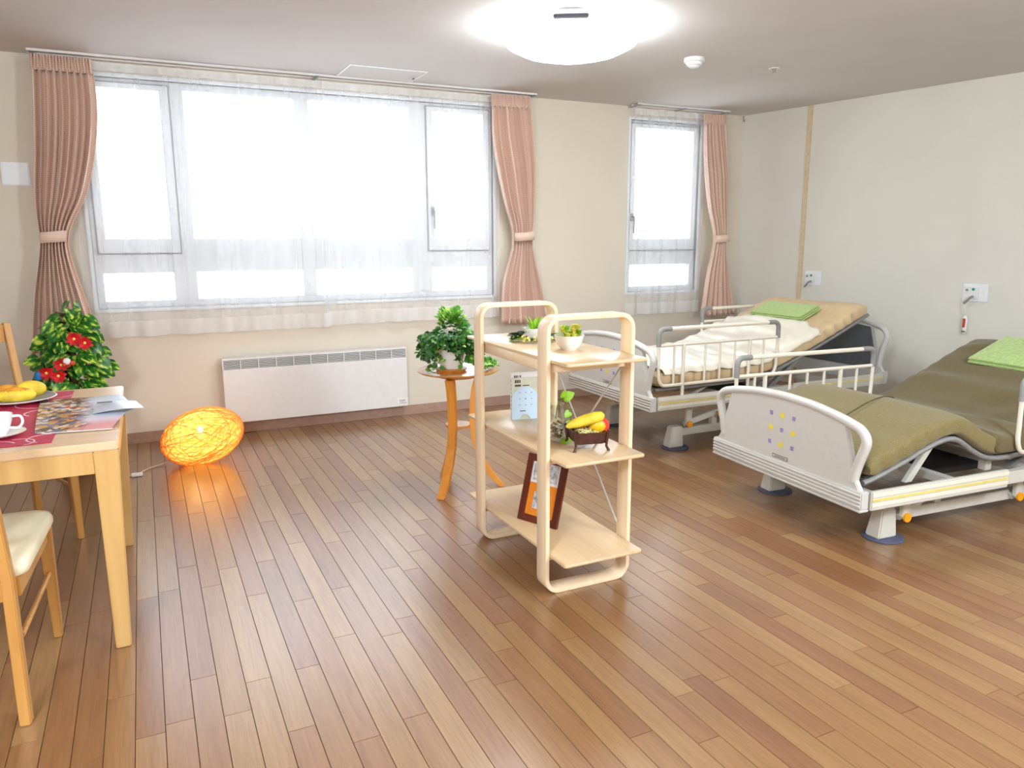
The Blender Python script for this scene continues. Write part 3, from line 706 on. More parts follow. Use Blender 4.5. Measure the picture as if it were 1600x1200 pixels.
# glass vase with water plant
vx, vy = 1.43, 2.56
r = root('glass_vase', (vx, vy, .5421), 0, 'clear glass vase of pebbles with a trailing stem, centre of the middle shelf', 'vase')
MB().lathe([(0, .002), (.032, .0), (.042, .012), (.046, .05), (.04, .1), (.03, .13), (.034, .150), (.032, .150), (.028, .13), (.038, .1), (.044, .05), (.04, .014), (0, .006)], n=24).build('glass_body', M_VASE, r, smooth=True)
for k in range(46):
    a = rnd.uniform(0, 6.28); q = .030*math.sqrt(rnd.random()); MB().ball((q*math.cos(a), q*math.sin(a), .016+.06*rnd.random()), .0078, 7, 5, sq=(1, .8, .7)).build('pebble', M_PEBBLE if k % 4 else M_CERAM, r, smooth=True)
pl = root('pothos_cutting', (vx, vy, .5421), 0, 'thin trailing green cutting growing out of the glass vase', 'plant')
stem = [(0, 0, .09), (.005, -.005, .15), (.022, -.02, .175), (.05, -.03, .13), (.052, -.035, .07), (.03, -.045, .03), (.01, -.06, .012)]
MB().tube(arc_round(stem, .02), .0025, 6).build('stem', M_STEM, pl, smooth=True)
for p, d, s_ in (((.022, -.02, .172), (.4, -.3, .3), .045), ((.046, -.03, .12), (-.5, -.2, -.4), .03), ((.052, -.034, .075), (-.6, -.5, -.1), .034), ((.036, -.045, .035), (.5, -.5, -.3), .028), ((.012, -.06, .012), (-.8, -.5, .1), .03), ((.02, -.02, .175), (.0, -.4, .9), .03), ((.012, -.06, .013), (.5, -.8, .12), .022)):
    lf = leaf_mesh(s_, s_*1.1, .2); m = MB(); m.add(lf.v, lf.f, orient(p, d, (0, -.8, .5))); m.build('leaf', M_LIME, pl, smooth=True)

# fruit stand
bx, by = 1.488, 2.42
r = root('fruit_stand', (bx, by, .5421), R(-14), 'dark brown square footed fruit box on the middle shelf', 'box')
w_ = .062; 
for a in (0, 90, 180, 270):
    mt = Matrix.Rotation(R(a), 4, 'Z')
    MB().hexa([(-w_+.004, -w_+.006, .028), (w_-.004, -w_+.006, .028), (w_-.009, -w_+.014, .028), (-w_+.009, -w_+.014, .028)], [(-w_-.002, -w_-.004, .070), (w_+.002, -w_-.004, .070), (w_-.004, -w_+.004, .070), (-w_+.004, -w_+.004, .070)])
    m = MB(); m.hexa(*[[tuple(mt @ Vector(p)) for p in q] for q in ([(-w_+.004, -w_+.006, .028), (w_-.006, -w_+.006, .028), (w_-.012, -w_+.013, .028), (-w_+.004, -w_+.013, .028)], [(-w_+.003, -w_-.003, .070), (w_-.006, -w_-.003, .070), (w_-.010, -w_+.005, .070), (-w_+.003, -w_+.005, .070)])]); m.build('side_panel', M_BROWN, r)
    m = MB(); m.tube([tuple(mt @ Vector(p)) for p in ((w_+.006, -w_-.006, 0), (w_-.002, -w_+.002, .018), (w_, -w_, .05), (w_+.004, -w_-.004, .082))], [.006, .005, .006, .006], 8); m.build('leg', M_BROWN, r, smooth=True)
MB().box((-w_+.012, -w_+.012, .024), (w_-.012, w_-.012, .0279)).build('bottom', M_BROWN, r)
st = root('straw_packing', (bx, by, .571), 0, 'pale shredded straw in the brown fruit box', 'straw'); st['kind'] = 'stuff'; del st['category']
m = MB()
for k in range(150):
    c0 = Vector((rnd.uniform(-.036, .036), rnd.uniform(-.036, .036), rnd.uniform(.004, .044))); a = rnd.uniform(0, 6.28); d = Vector((math.cos(a), math.sin(a), rnd.uniform(-.3, .3)))*.014
    m.tube([c0-d, c0+Vector((0, 0, .006)), c0+d], .0018, 4)
o = m.build('straw_packing', M_STRAW); o.location = (bx, by, .571); bpy.data.objects.remove(st); o.name = 'straw_packing'
tag(o, 'pale shredded straw filling the brown fruit box', 'straw', kind='stuff')
r = root('yellow_fruit', (bx, by, .542), R(-18), 'long yellow banana-like fruit lying across the fruit box', 'fruit')
pts = [(-.085, -.02, .088), (-.078, -.02, .090), (-.05, -.02, .100), (-.01, -.02, .112), (.03, -.02, .122), (.055, -.02, .127), (.064, -.02, .128)]
MB().tube(pts, [.004, .010, .019, .0225, .022, .017, .006], 14).build('skin', M_BREADY, r, smooth=True)
MB().cyl((-.094, -.02, .086), (-.084, -.02, .088), .004, 8).build('stalk', M_INK, r, smooth=True)
r = root('mango', (bx, by, .542), 0, 'yellow and red mango on the right of the fruit box', 'fruit')
MB().ball((.034, -.012, .092), .038, 18, 12, mtx=Matrix.Rotation(R(10), 4, 'Y'), sq=(1.1, .9, .9)).build('skin', M_MANGO, r, smooth=True)
r = root('orange_fruit', (bx, by, .542), 0, 'orange fruit half hidden behind, between the long fruit and the mango', 'fruit')
MB().ball((-.005, .030, .090), .024, 14, 10).build('skin', M_MAT, r, smooth=True)

# picture frame on the bottom shelf
fd = Vector((.085, -.189, 0)).normalized(); back = Vector((.91, .41, 0)); lean = R(17)
up = (Vector((0, 0, 1))*math.cos(lean)+back*math.sin(lean)).normalized(); nrm = fd.cross(up).normalized()
if nrm.dot(back) < 0: nrm = -nrm
mt = Matrix((fd, nrm, up)).transposed().to_4x4(); mt.translation = (1.352, 2.750, .1624)
r = root('picture_frame', mt.translation, 0, 'dark wooden picture frame with orange mount leaning on the bottom shelf', 'picture frame'); r.matrix_world = mt
fw_, fh_, t = .207, .285, .03
MB().ribbon([(0, 0), (fw_, 0), (fw_, fh_), (0, fh_)], [(t, t), (fw_-t, t), (fw_-t, fh_-t), (t, fh_-t)], -.004, .012).build('frame', M_FRAME, r, bevel=.002)
MB().box((t, .004, t), (fw_-t, .006, fh_*.58)).build('orange_mount', M_MAT, r)
MB().box((t, .004, fh_*.58+.0005), (fw_-t, .006, fh_-t)).build('upper_mount', M_PAPER, r)
MB().box((t+.032, .002, t+.03), (fw_-t-.032, .0035, fh_*.58-.035)).build('small_photo', M_PHOTO, r)
MB().box((t+.01, .002, fh_*.58+.012), (fw_-t-.012, .0035, fh_-t-.002)).build('large_photo', M_PHOTO, r)
MB().box((.004, .0125, .004), (fw_-.004, .0145, fh_-.004)).build('backing_board', M_BROWN, r)
q = MB(); q.add([(fw_*.35, .015, .17), (fw_*.65, .015, .17), (fw_*.62, .098, .032), (fw_*.38, .098, .032), (fw_*.35, .018, .17), (fw_*.65, .018, .17), (fw_*.62, .102, .032), (fw_*.38, .102, .032)], [(0, 1, 2, 3), (4, 7, 6, 5), (0, 4, 5, 1), (1, 5, 6, 2), (2, 6, 7, 3), (3, 7, 4, 0)])
q.build('easel_strut', M_PLY, r)

# ================================================================ ROUND SIDE TABLE AND IVY
tx, ty, tz = 1.475, 3.72, .65
r = root('side_table', (tx, ty, 0), 0, 'small round honey wood side table with three curved legs', 'side table')
MB().lathe([(0, tz-.018), (.17, tz-.018), (.205, tz-.012), (.218, tz-.004), (.218, tz), (0, tz)], n=56).build('tabletop', M_ROUNDT, r, smooth=True)
MB().lathe([(0, tz-.04), (.10, tz-.04), (.115, tz-.030), (.115, tz-.0185), (0, tz-.0185)], n=30).build('under_disc', M_ROUND, r, smooth=True)
MB().lathe([(0, .335), (.066, .335), (.07, .342), (.07, .352), (0, .352)], n=28).build('lower_disc', M_ROUNDT, r, smooth=True)
for a in (math.atan2(-.18, -.19), math.atan2(.2, -.01), math.atan2(-.10, .20)):
    m = MB(); mt = Matrix.Rotation(a, 4, 'Z'); pr = [(.105, tz-.042), (.09, .56), (.078, .48), (.075, .40), (.076, .33), (.09, .24), (.125, .15), (.175, .07), (.235, .0)]
    if abs(a-math.atan2(.2, -.01)) < .1: pr = [(x if z > .3 else .075+(x-.075)*.85, z) for x, z in pr]
    vs = []; wv = .0225; tv = .014
    for i, (x, z) in enumerate(pr):
        dx = pr[min(i+1, len(pr)-1)][0]-pr[max(i-1, 0)][0]; dz = pr[min(i+1, len(pr)-1)][1]-pr[max(i-1, 0)][1]; l_ = math.hypot(dx, dz); nx_, nz_ = dz/l_*tv, -dx/l_*tv
        if i in (0, len(pr)-1): nx_, nz_ = -tv, 0
        vs += [(x-nx_, -wv, z-nz_), (x+nx_, -wv, z+nz_), (x+nx_, wv, z+nz_), (x-nx_, wv, z-nz_)]
    fs = [(0, 1, 2, 3), tuple(4*(len(pr)-1)+k for k in (3, 2, 1, 0))]
    for i in range(len(pr)-1):
        for k in range(4): fs.append((4*i+k, 4*i+(k+1) % 4, 4*i+4+(k+1) % 4, 4*i+4+k))
    m.add(vs, fs, mt); m.build('leg', M_ROUND, r, bevel=.003)
ix, iy = tx-.045, ty-.02
r = root('ivy_pot', (ix, iy, tz), 0, 'white pot on a saucer under the ivy on the round table', 'plant pot')
MB().lathe([(0, .0), (.075, 0), (.085, .012), (.08, .014), (0, .012)], n=28).build('saucer', M_ROUND, r, smooth=True)
MB().lathe([(0, .0145), (.055, .0145), (.062, .03), (.075, .13), (.082, .135), (.082, .155), (.07, .155), (.066, .12), (0, .12)], n=28).build('pot', M_CERAM, r, smooth=True)
MB().lathe([(0, .1202), (.066, .1202), (.0, .13)], n=16).build('soil', M_SOIL, r)
r = root('ivy_plant', (ix, iy, tz+.13), 0, 'bushy trailing ivy spilling over its white pot on the round table', 'plant')
m = MB(); LW = leaf_mesh(.034, .038, .15, False)
def addleaf(p, d, s_, t):
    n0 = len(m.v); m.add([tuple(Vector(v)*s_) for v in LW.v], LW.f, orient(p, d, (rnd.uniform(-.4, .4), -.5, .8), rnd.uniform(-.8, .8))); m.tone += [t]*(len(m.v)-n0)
stems = MB()
for k in range(420):   # crown
    a = rnd.uniform(0, 6.28); e = rnd.uniform(-.1, 1.45); q = rnd.uniform(.6, 1.0)
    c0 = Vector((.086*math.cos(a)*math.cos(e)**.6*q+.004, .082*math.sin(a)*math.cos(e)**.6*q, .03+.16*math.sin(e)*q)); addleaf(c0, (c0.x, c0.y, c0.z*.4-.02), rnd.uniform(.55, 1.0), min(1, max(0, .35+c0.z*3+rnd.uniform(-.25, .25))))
for k in range(110):    # trails hanging over the rim
    a = k/110*6.283+rnd.uniform(-.1, .1); out = rnd.uniform(.10, .165); ln = rnd.uniform(.05, .135); P = []
    front = math.cos(a-math.radians(-125)); 
    if abs(a-4.1) < .3: ln *= .35
    for s_ in range(7):
        t = s_/6; P.append(Vector((math.cos(a)*(.05+(out-.05)*min(1, t*1.7)), math.sin(a)*(.05+(out-.05)*min(1, t*1.7)), .03+.05*math.sin(t*2.4)-ln*t*t)))
    stems.tube(P, .0014, 4)
    for p in P[1:]:
        for _ in range(3): addleaf(p+Vector([rnd.uniform(-.012, .012) for _ in range(3)]), (math.cos(a)+rnd.uniform(-.8, .8), math.sin(a)+rnd.uniform(-.8, .8), rnd.uniform(-.9, .1)), rnd.uniform(.5, 1), max(0, rnd.gauss(.36, .24)))
for (px, py) in ((.20, -.035), (.17, -.07), (.235, -.01), (.16, -.10), (.215, -.06), (-.13, -.055), (.19, -.01)):   # runners lying on the table top
    P = [Vector((px*t, py*t, .05-.17*min(1, t*1.5)+.03*math.sin(t*3.1))) for t in (0.2, .4, .6, .8, 1)]; P = [Vector((p.x, p.y, max(p.z, -.122))) for p in P]
    stems.tube(P, .0014, 4)
    for p in P[1:]:
        for _ in range(16): addleaf(p+Vector((rnd.uniform(-.02, .02), rnd.uniform(-.02, .02), rnd.uniform(0, .03))), (rnd.uniform(-1, 1), rnd.uniform(-1, 1), rnd.uniform(0, .6)), rnd.uniform(.5, .9), rnd.uniform(.55, 1))
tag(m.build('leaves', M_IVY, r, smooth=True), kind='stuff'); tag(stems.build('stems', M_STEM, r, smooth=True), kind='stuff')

# ================================================================ DINING TABLE AND WHAT IS ON IT
TZ = .71; X1 = -.115; Y0, Y1 = 2.625, 3.66; X0 = -1.75
r = root('dining_table', (-.9, 3.14, 0), 0, 'pale beech dining table at the left edge set with a red mat', 'table')
T = lambda p: (p[0]+.9, p[1]-3.14, p[2])
def tb(a, b): return MB().box(T(a), T(b))
tb((X0, Y0, TZ-.028), (X1, Y1, TZ)).build('tabletop', M_TTOP, r, bevel=.004)
tb((X0+.0722, Y0+.006, TZ-.1), (X1-.0722, Y0+.026, TZ-.0282)).build('apron', M_TABLE, r, bevel=.001)
tb((X0+.0722, Y1-.026, TZ-.1), (X1-.0722, Y1-.006, TZ-.0282)).build('apron', M_TABLE, r, bevel=.001)
tb((X1-.026, Y0+.0722, TZ-.1), (X1-.006, Y1-.0722, TZ-.0282)).build('apron', M_TABLE, r, bevel=.001)
tb((X0+.006, Y0+.0722, TZ-.1), (X0+.026, Y1-.0722, TZ-.0282)).build('apron', M_TABLE, r, bevel=.001)
for sx, xx in ((1, X1), (-1, X0)):
    for sy, yy in ((-1, Y0), (1, Y1)):
        tp = [(xx, yy), (xx-sx*.072, yy), (xx-sx*.072, yy-sy*.072), (xx, yy-sy*.072)]
        bt = [(xx-sx*.022, yy-sy*.022), (xx-sx*.068, yy-sy*.022), (xx-sx*.068, yy-sy*.068), (xx-sx*.022, yy-sy*.068)]
        MB().hexa([T((a, b, 0)) for a, b in bt], [T((a, b, TZ-.0285)) for a, b in tp]).build('leg', M_TABLE, r, bevel=.003)
r = root('placemat', (-.30, 2.69, TZ), 0, 'crimson placemat with white curls under the cup and plate', 'placemat')
ms = R(0); w2 = .5; l2_ = .93
MB().box((-w2, 0, .0004), (0, l2_, .0024)).build('mat_sheet', M_MATRED, r)
for cx_, cy_, q, a0, a1 in ((-.02, .07, .055, 80, 260), (-.10, .04, .05, -60, 120), (-.16, .02, .06, 20, 200), (-.05, .86, .07, 200, 330), (-.03, .77, .05, 180, 320), (-.25, .18, .07, 0, 170), (-.10, .68, .08, 150, 300), (-.2, .45, .07, 30, 200), (-.07, .5, .06, 60, 230)):
    m = MB(); ar_ = [(cx_+q*math.cos(R(a)), cy_+q*math.sin(R(a))) for a in range(a0, a1, 14)]; ar_ = [(min(-.004, x), max(.004, min(l2_-.004, y))) for x, y in ar_]
    for (a, b), (c, d) in zip(ar_, ar_[1:]):
        l_ = math.hypot(c-a, d-b)
        if l_ < 1e-4: continue
        nx_, ny_ = -(d-b)/l_*.0028, (c-a)/l_*.0028
        a1_ = [(a+nx_, b+ny_), (a-nx_, b-ny_), (c-nx_, d-ny_), (c+nx_, d+ny_)]
        m.hexa([(x, y, .0025) for x, y in a1_], [(x, y, .0028) for x, y in a1_])
    m.build('white_curl', M_PINK, r)
# magazine
mz = TZ+.003
r = root('magazine', (-.25, 2.86, mz), 0, 'open colour magazine spread across the table corner, pages curling', 'magazine')
def page(poly, zf, mat, nm, lift=0.0):
    # poly: four corners near-left, near-right, far-right, far-left
    m = MB(); N = 10
    for layer in (0, .0012):
        for j in range(N+1):
            for i in range(N+1):
                u, v = i/N, j/N
                p = [sum(c) for c in zip(*[(poly[k][0]*w0, poly[k][1]*w0) for k, w0 in enumerate(((1-u)*(1-v), u*(1-v), u*v, (1-u)*v))])]
                m.v.append((p[0], p[1], zf(u, v)+layer))
    n = N+1; o_ = n*n
    for j in range(N):
        for i in range(N):
            a, b, c, d = j*n+i, j*n+i+1, (j+1)*n+i+1, (j+1)*n+i; m.f += [(a, d, c, b), (o_+a, o_+b, o_+c, o_+d)]; m.mi += [0, 0]
    for i in range(N):
        for a, b in ((i, i+1), (N*n+i+1, N*n+i), ((i+1)*n, i*n), (i*n+N, (i+1)*n+N)): m.f.append((a, b, o_+b, o_+a)); m.mi.append(0)
    return m.build(nm, mat, r, smooth=False)
W2L = lambda pts: [(x+.25, y-2.86) for x, y in pts]
page(W2L([(-.36, 2.83), (-.135, 2.80), (-.075, 3.06), (-.385, 3.16)]), lambda u, v: .001+.014*math.sin(v*2.6)*(.4+.6*u), M_PRINT, 'near_page')
page(W2L([(-.385, 3.165), (-.07, 3.07), (-.125, 3.40), (-.40, 3.42)]), lambda u, v: .002+.016*math.sin(v*3.0)*(.3+.7*u), M_PRINT, 'far_page')
page(W2L([(-.20, 3.0), (-.035, 2.93), (-.062, 3.17), (-.20, 3.18)]), lambda u, v: .016+.018*u*(1-v)+.006*math.sin(u*3), M_PRINT, 'lifted_page')
pg = page(W2L([(-.34, 2.82), (-.14, 2.79), (-.13, 2.80), (-.34, 2.84)]), lambda u, v: .0004, M_PAPER, 'lower_pages')
MB().box((.06, .245, .032), (.11, .262, .0335)).build('dark_caption', M_INK, r)
# plate and breads
px_, py_ = -.475, 3.44
r = root('plate', (px_, py_, TZ+.0028), 0, 'white dinner plate of breads with a dark rim line', 'plate')
MB().lathe([(0, .004), (.06, .0), (.07, .003), (.125, .017), (.13, .019), (.128, .021), (.118, .018), (.066, .007), (0, .007)], n=40).build('plate', M_CERAM, r, smooth=True)
MB().lathe([(.1195, .0187), (.1235, .0205), (.1235, .0208), (.1195, .019)], n=40).build('rim_line', M_GRIP, r, smooth=True)
for nm, c0, q, sq, mat, lab in (('bread_roll', (-.035, .02, .042), .05, (1.2, .8, .65), M_BREAD, 'round brown bread roll at the back left of the plate'), ('bread_roll', (.045, .02, .046), .05, (1.15, .62, .7), M_BREADY, 'glossy yellow bread roll on the right of the plate'), ('bread_roll', (.0, -.055, .036), .05, (1.35, .62, .6), M_BREADY, 'sugared flat bread at the front of the plate')):
    r = root(nm, (px_, py_, TZ+.0098), 0, lab, 'bread', 'breads on the plate')
    MB().ball((c0[0], c0[1], q*sq[2]), q, 20, 12, mtx=Matrix.Rotation(R(18 if c0[1] > 0 else 0), 4, 'Z'), sq=sq).build('crust', mat, r, smooth=True)
    if c0[1] < 0: MB().ball((c0[0], c0[1], q*sq[2]+.004), q*.93, 16, 8, sq=(sq[0], sq[1], sq[2])).build('sugar_topping', M_BREAD, r, smooth=True)
# cup and saucer
cx_, cy_ = -.462, 2.84
r = root('saucer', (cx_, cy_, TZ+.0028), 0, 'white saucer under the coffee cup', 'saucer')
MB().lathe([(0, .002), (.035, .0), (.045, .004), (.078, .014), (.08, .016), (.07, .014), (.04, .006), (0, .005)], n=36).build('dish', M_CERAM, r, smooth=True)
r = root('coffee_cup', (cx_, cy_, TZ+.0085), 0, 'white coffee cup with a loop handle on its saucer', 'cup')
MB().lathe([(0, .0), (.024, .0), (.026, .005), (.036, .02), (.044, .045), (.048, .068), (.046, .068), (.040, .045), (.032, .02), (0, .006)], n=32).build('cup_body', M_CERAM, r, smooth=True)
MB().tube(arc_round([(.043, .0, .058), (.070, .0, .060), (.074, .0, .035), (.060, .0, .018), (.036, .0, .022)], .014), .0042, 8).build('handle', M_CERAM, r, smooth=True)
MB().lathe([(0, .052), (.042, .052), (.042, .0525), (0, .0525)], n=24).build('coffee', M_BROWN, r)

# ================================================================ CHAIRS
def chair(loc, rz, label):
    """local +y is the way the sitter faces; origin on the floor under the seat centre"""
    r = root('dining_chair', loc, rz, label, 'chair', 'beech dining chairs at the table')
    hw, d0, d1 = .205, -.235, .235
    for s in (-1, 1):
        # rear post: floor to back top, raked
        pts = [((s*(hw-.005), d0-.035), 0), ((s*(hw-.012), d0), .42), ((s*(hw-.02), d0-.02), .62), ((s*(hw-.03), d0-.075), .95)]
        m = MB(); vs = []
        for (x, y), z in pts:
            a, b = .0145, .019; vs += [(x-a, y-b, z), (x+a, y-b, z), (x+a, y+b, z), (x-a, y+b, z)]
        fs = [(3, 2, 1, 0), (12, 13, 14, 15)]
        for i in range(3):
            for k in range(4): fs.append((4*i+k, 4*i+(k+1) % 4, 4*i+4+(k+1) % 4, 4*i+4+k))
        m.add(vs, fs); m.build('rear_leg', M_CHAIR, r, bevel=.003)
        x = s*(hw+.0); MB().hexa([(x-.013, d1-.005, 0), (x+.013, d1-.005, 0), (x+.013, d1+.021, 0), (x-.013, d1+.021, 0)], [(x-.019, d1-.034, .41), (x+.019, d1-.034, .41), (x+.019, d1+.012, .41), (x-.019, d1+.012, .41)]).build('front_leg', M_CHAIR, r, bevel=.003)
        MB().box((s*hw-.01, d0+.021, .355), (s*hw+.01, d1-.036, .41)).build('side_rail', M_CHAIR, r, bevel=.002)
        MB().cyl((s*hw, d0+.016, .24), (s*hw, d1-.02, .24), .008, 10).build('stretcher', M_CHAIR, r, smooth=True)
    MB().box((-hw+.022, d1-.022, .355), (hw-.022, d1, .41)).build('front_rail', M_CHAIR, r, bevel=.002)
    MB().box((-hw+.005, d0-.008, .355), (hw-.005, d0+.012, .41)).build('rear_rail', M_CHAIR, r, bevel=.002)
    m = MB(); poly = rrect(-hw-.030, d0+.022, hw+.030, d1+.025, .045, 5)
    for k, (ins, z) in enumerate(((.006, .4105), (0, .420), (0, .435), (.008, .450), (.03, .459), (.09, .464))):
        cxs = 0; cys = (d0+d1)/2+.02
        for x, y in poly:
            v = Vector((x-cxs, y-cys)); v2 = v*(1-ins/max(v.length, .01)); m.v.append((cxs+v2.x, cys+v2.y, z))
    n = len(poly)
    for j in range(5):
        for i in range(n): m.f.append((j*n+i, j*n+(i+1) % n, (j+1)*n+(i+1) % n, (j+1)*n+i)); m.mi.append(0)
    m.f += [tuple(range(n))[::-1], tuple(5*n+i for i in range(n))]; m.mi += [0, 0]
    m.build('seat_cushion', M_SEAT, r, smooth=True)
    MB().box((-hw+.046, d0-.078, .86), (hw-.046, d0-.055, .945)).build('top_rail', M_CHAIR, r, bevel=.004)
    MB().box((-hw+.034, d0-.022, .56), (hw-.034, d0-.004, .60)).build('lower_back_rail', M_CHAIR, r, bevel=.003)
    for x in (-.08, 0, .08):
        MB().hexa([(x-.014, d0-.018, .6005), (x+.014, d0-.018, .6005), (x+.014, d0-.008, .6005), (x-.014, d0-.008, .6005)], [(x-.014, d0-.072, .8595), (x+.014, d0-.072, .8595), (x+.014, d0-.062, .8595), (x-.014, d0-.062, .8595)]).build('back_slat', M_CHAIR, r, bevel=.001)
    return r
chair((-.582, 2.60, 0), R(-3.5), 'cream-seated beech dining chair nearest the viewer, before the table')
chair((-.64, 3.93, 0), R(180+24), 'beech dining chair on the far side of the table by the leafy plant')

# ================================================================ POTTED PLANT (left, on the floor)
ppx, ppy = -.405, 4.95
r = root('plant_pot', (ppx, ppy, 0), 0, 'round woven pot on the floor under the tall leafy plant', 'plant pot')
MB().lathe([(0, 0), (.10, 0), (.115, .02), (.13, .2), (.135, .24), (.122, .24), (.115, .2), (0, .2)], n=28).build('pot', M_POT, r, smooth=True)
MB().lathe([(0, .2005), (.115, .2005), (0, .212)], n=18).build('soil', M_SOIL, r)
r = root('pothos_plant', (ppx, ppy, .2), 0, 'tall variegated pothos on a pole behind the dining table', 'plant')
MB().cyl((0, 0, .0), (0, 0, .66), .025, 12).build('moss_pole', M_SOIL, r)
rnd = random.Random(11); base_leaf = None; LM = leaf_mesh(.105, .115, .22)
for k in range(185):
    h = .17+.55*((k+.5)/185)**.9; a = rnd.uniform(0, 6.28); wd = interp(h, [(.0, .15), (.3, .17), (.5, .165), (.66, .12), (.75, .04)])
    q = wd*rnd.uniform(.35, 1.0)
    if k > 175: h = .70+.03*(k-175)/4; q = .03+.02*rnd.random(); a = rnd.uniform(0, 6.28)
    p = Vector((q*math.cos(a), q*math.sin(a)*.85, h+rnd.uniform(-.03, .03))); d = (math.cos(a)+rnd.uniform(-.6, .6), math.sin(a)+rnd.uniform(-.6, .6), rnd.uniform(-.9, -.1))
    mt = orient(p, d, (rnd.uniform(-.3, .5), -.9, .6)) @ Matrix.Scale(rnd.uniform(.6, .95), 4)
    if base_leaf is None:
        base_leaf = LM.build('leaf', M_POTHOS, r, smooth=True); o = base_leaf
    else:
        o = base_leaf.copy(); COL.objects.link(o)
    o.parent = r; o.matrix_local = mt
stems = MB()
for k in range(26):
    a = rnd.uniform(0, 6.28); z = rnd.uniform(.1, .65); stems.tube([(0.02*math.cos(a), .02*math.sin(a), z-.05), (.09*math.cos(a), .08*math.sin(a), z+.03), (.15*math.cos(a), .13*math.sin(a), z)], .003, 5)
tag(stems.build('stems', M_STEM, r), kind='stuff')
for k, (x, z) in enumerate(((.035, .60), (.085, .575), (-.115, .42), (-.06, .40), (-.04, .46))):
    f_ = root('red_flower', (ppx+x, ppy-.155, .2+z), 0, None, 'flower', 'red flowers tucked in the pothos')
    f_['label'] = ('upper left red flower in the pothos, near the top', 'upper right red flower in the pothos, near the top', 'lowest left red flower in the pothos beside the blue ornament', 'lower middle red flower in the pothos', 'small red flower just left of the white ornament')[k]
    for p in range(9):
        an = p*.7+k; lf = leaf_mesh(.034, .045, .3); m = MB(); m.add(lf.v, lf.f, orient((0, 0, 0), (math.cos(an), -.9+.5*(p % 2), math.sin(an)), (0, -1, .1))); m.build('petal', M_RED, f_, smooth=True)
    MB().ball((0, -.008, 0), .008, 8, 6).build('flower_centre', M_YFLOWER, f_, smooth=True)
r = root('blue_ornament', (ppx-.155, ppy-.165, .585), 0, 'small blue ornament hanging low left in the pothos', 'ornament')
MB().lathe([(0, 0), (.016, .004), (.018, .03), (.012, .045), (0, .048)], n=12).build('body', M_TEAL, r, smooth=True)
MB().tube([(0, 0, .047), (.004, 0, .075)], .001, 4).build('string', M_INK, r)
r = root('white_ornament', (ppx-.01, ppy-.175, .665), 0, 'small white and red ornament in the middle of the pothos', 'ornament')
MB().ball((0, 0, .015), .02, 10, 8).build('body', M_CERAM, r, smooth=True); MB().ball((.025, -.002, .004), .015, 10, 8).build('red_part', M_REDBTN, r, smooth=True); MB().ball((-.012, -.01, -.002), .012, 8, 6).build('red_part', M_REDBTN, r, smooth=True)

# ================================================================ EGG-SHAPED FLOOR LAMP
lx, ly = .245, 4.80
mt = Matrix.Translation((lx, ly, .172)) @ Matrix.Rotation(R(-6), 4, 'Z') @ Matrix.Rotation(R(-16), 4, 'Y')
r = root('woven_lamp', (lx, ly, 0), 0, 'glowing egg-shaped lamp of woven fibre lying on the floor by the heater', 'lamp')
ML = Matrix.Translation((0, 0, .172)) @ Matrix.Rotation(R(-6), 4, 'Z') @ Matrix.Rotation(R(-16), 4, 'Y')
A, B_ = .238, .166
MB().ball((0, 0, 0), 1, 40, 26, mtx=ML, sq=(A*.985, B_*.985, B_*.985)).build('inner_shade', M_SKIN, r, smooth=True)
m = MB(); rnd = random.Random(3)
for k in range(125):
    n_ = Vector((rnd.gauss(0, .5), rnd.gauss(0, 1), rnd.gauss(0, 1))).normalized(); u = n_.orthogonal().normalized(); v = n_.cross(u); ph = rnd.uniform(0, 6.28); w0 = rnd.uniform(0, .5)
    P = []
    for i in range(22):
        t = ph+i*.2; q = u*math.cos(t)+v*math.sin(t)+n_*w0*math.sin(2*t+ph); q.normalize(); s_ = 1+rnd.uniform(.0, .02)
        P.append((q.x*A*s_, q.y*B_*s_, q.z*B_*s_))
    m.tube(P, rnd.uniform(.0009, .0018), 3, mtx=ML)
tag(m.build('woven_strands', M_STRAND, r), kind='stuff')
MB().ball((-.01, -.0, .215), .017, 14, 10).build('bulb', M_BULB, r, smooth=True)
MB().cyl((-.01, .0, .20), (-.01, .02, .12), .014, 12).build('lamp_holder', M_HEAT, r, smooth=True)
m = MB(); m.tube(arc_round([(-.16, .06, .05), (-.22, .08, .006), (-.30, .04, .005), (-.36, -.06, .005), (-.42, -.10, .005), (-.47, .10, .005), (-.58, .55, .005), (-.60, .68, .02)], .08), .003, 6); m.build('power_cord', M_HEAT, r, smooth=True)
MB().box((-.40, -.12, .003), (-.34, -.08, .018), None).build('cord_switch', M_PAPER, r, bevel=.004)
for (dx, e) in ((-.06, 3.2), (.07, 3.2)):
    ll = bpy.data.lights.new('egg_lamp_light', 'POINT'); ll.energy = e*.29; ll.color = (1, .72, .34); ll.shadow_soft_size = .03
    o = bpy.data.objects.new('egg_lamp_light', ll); o.location = (lx+dx, ly, .19); COL.objects.link(o)

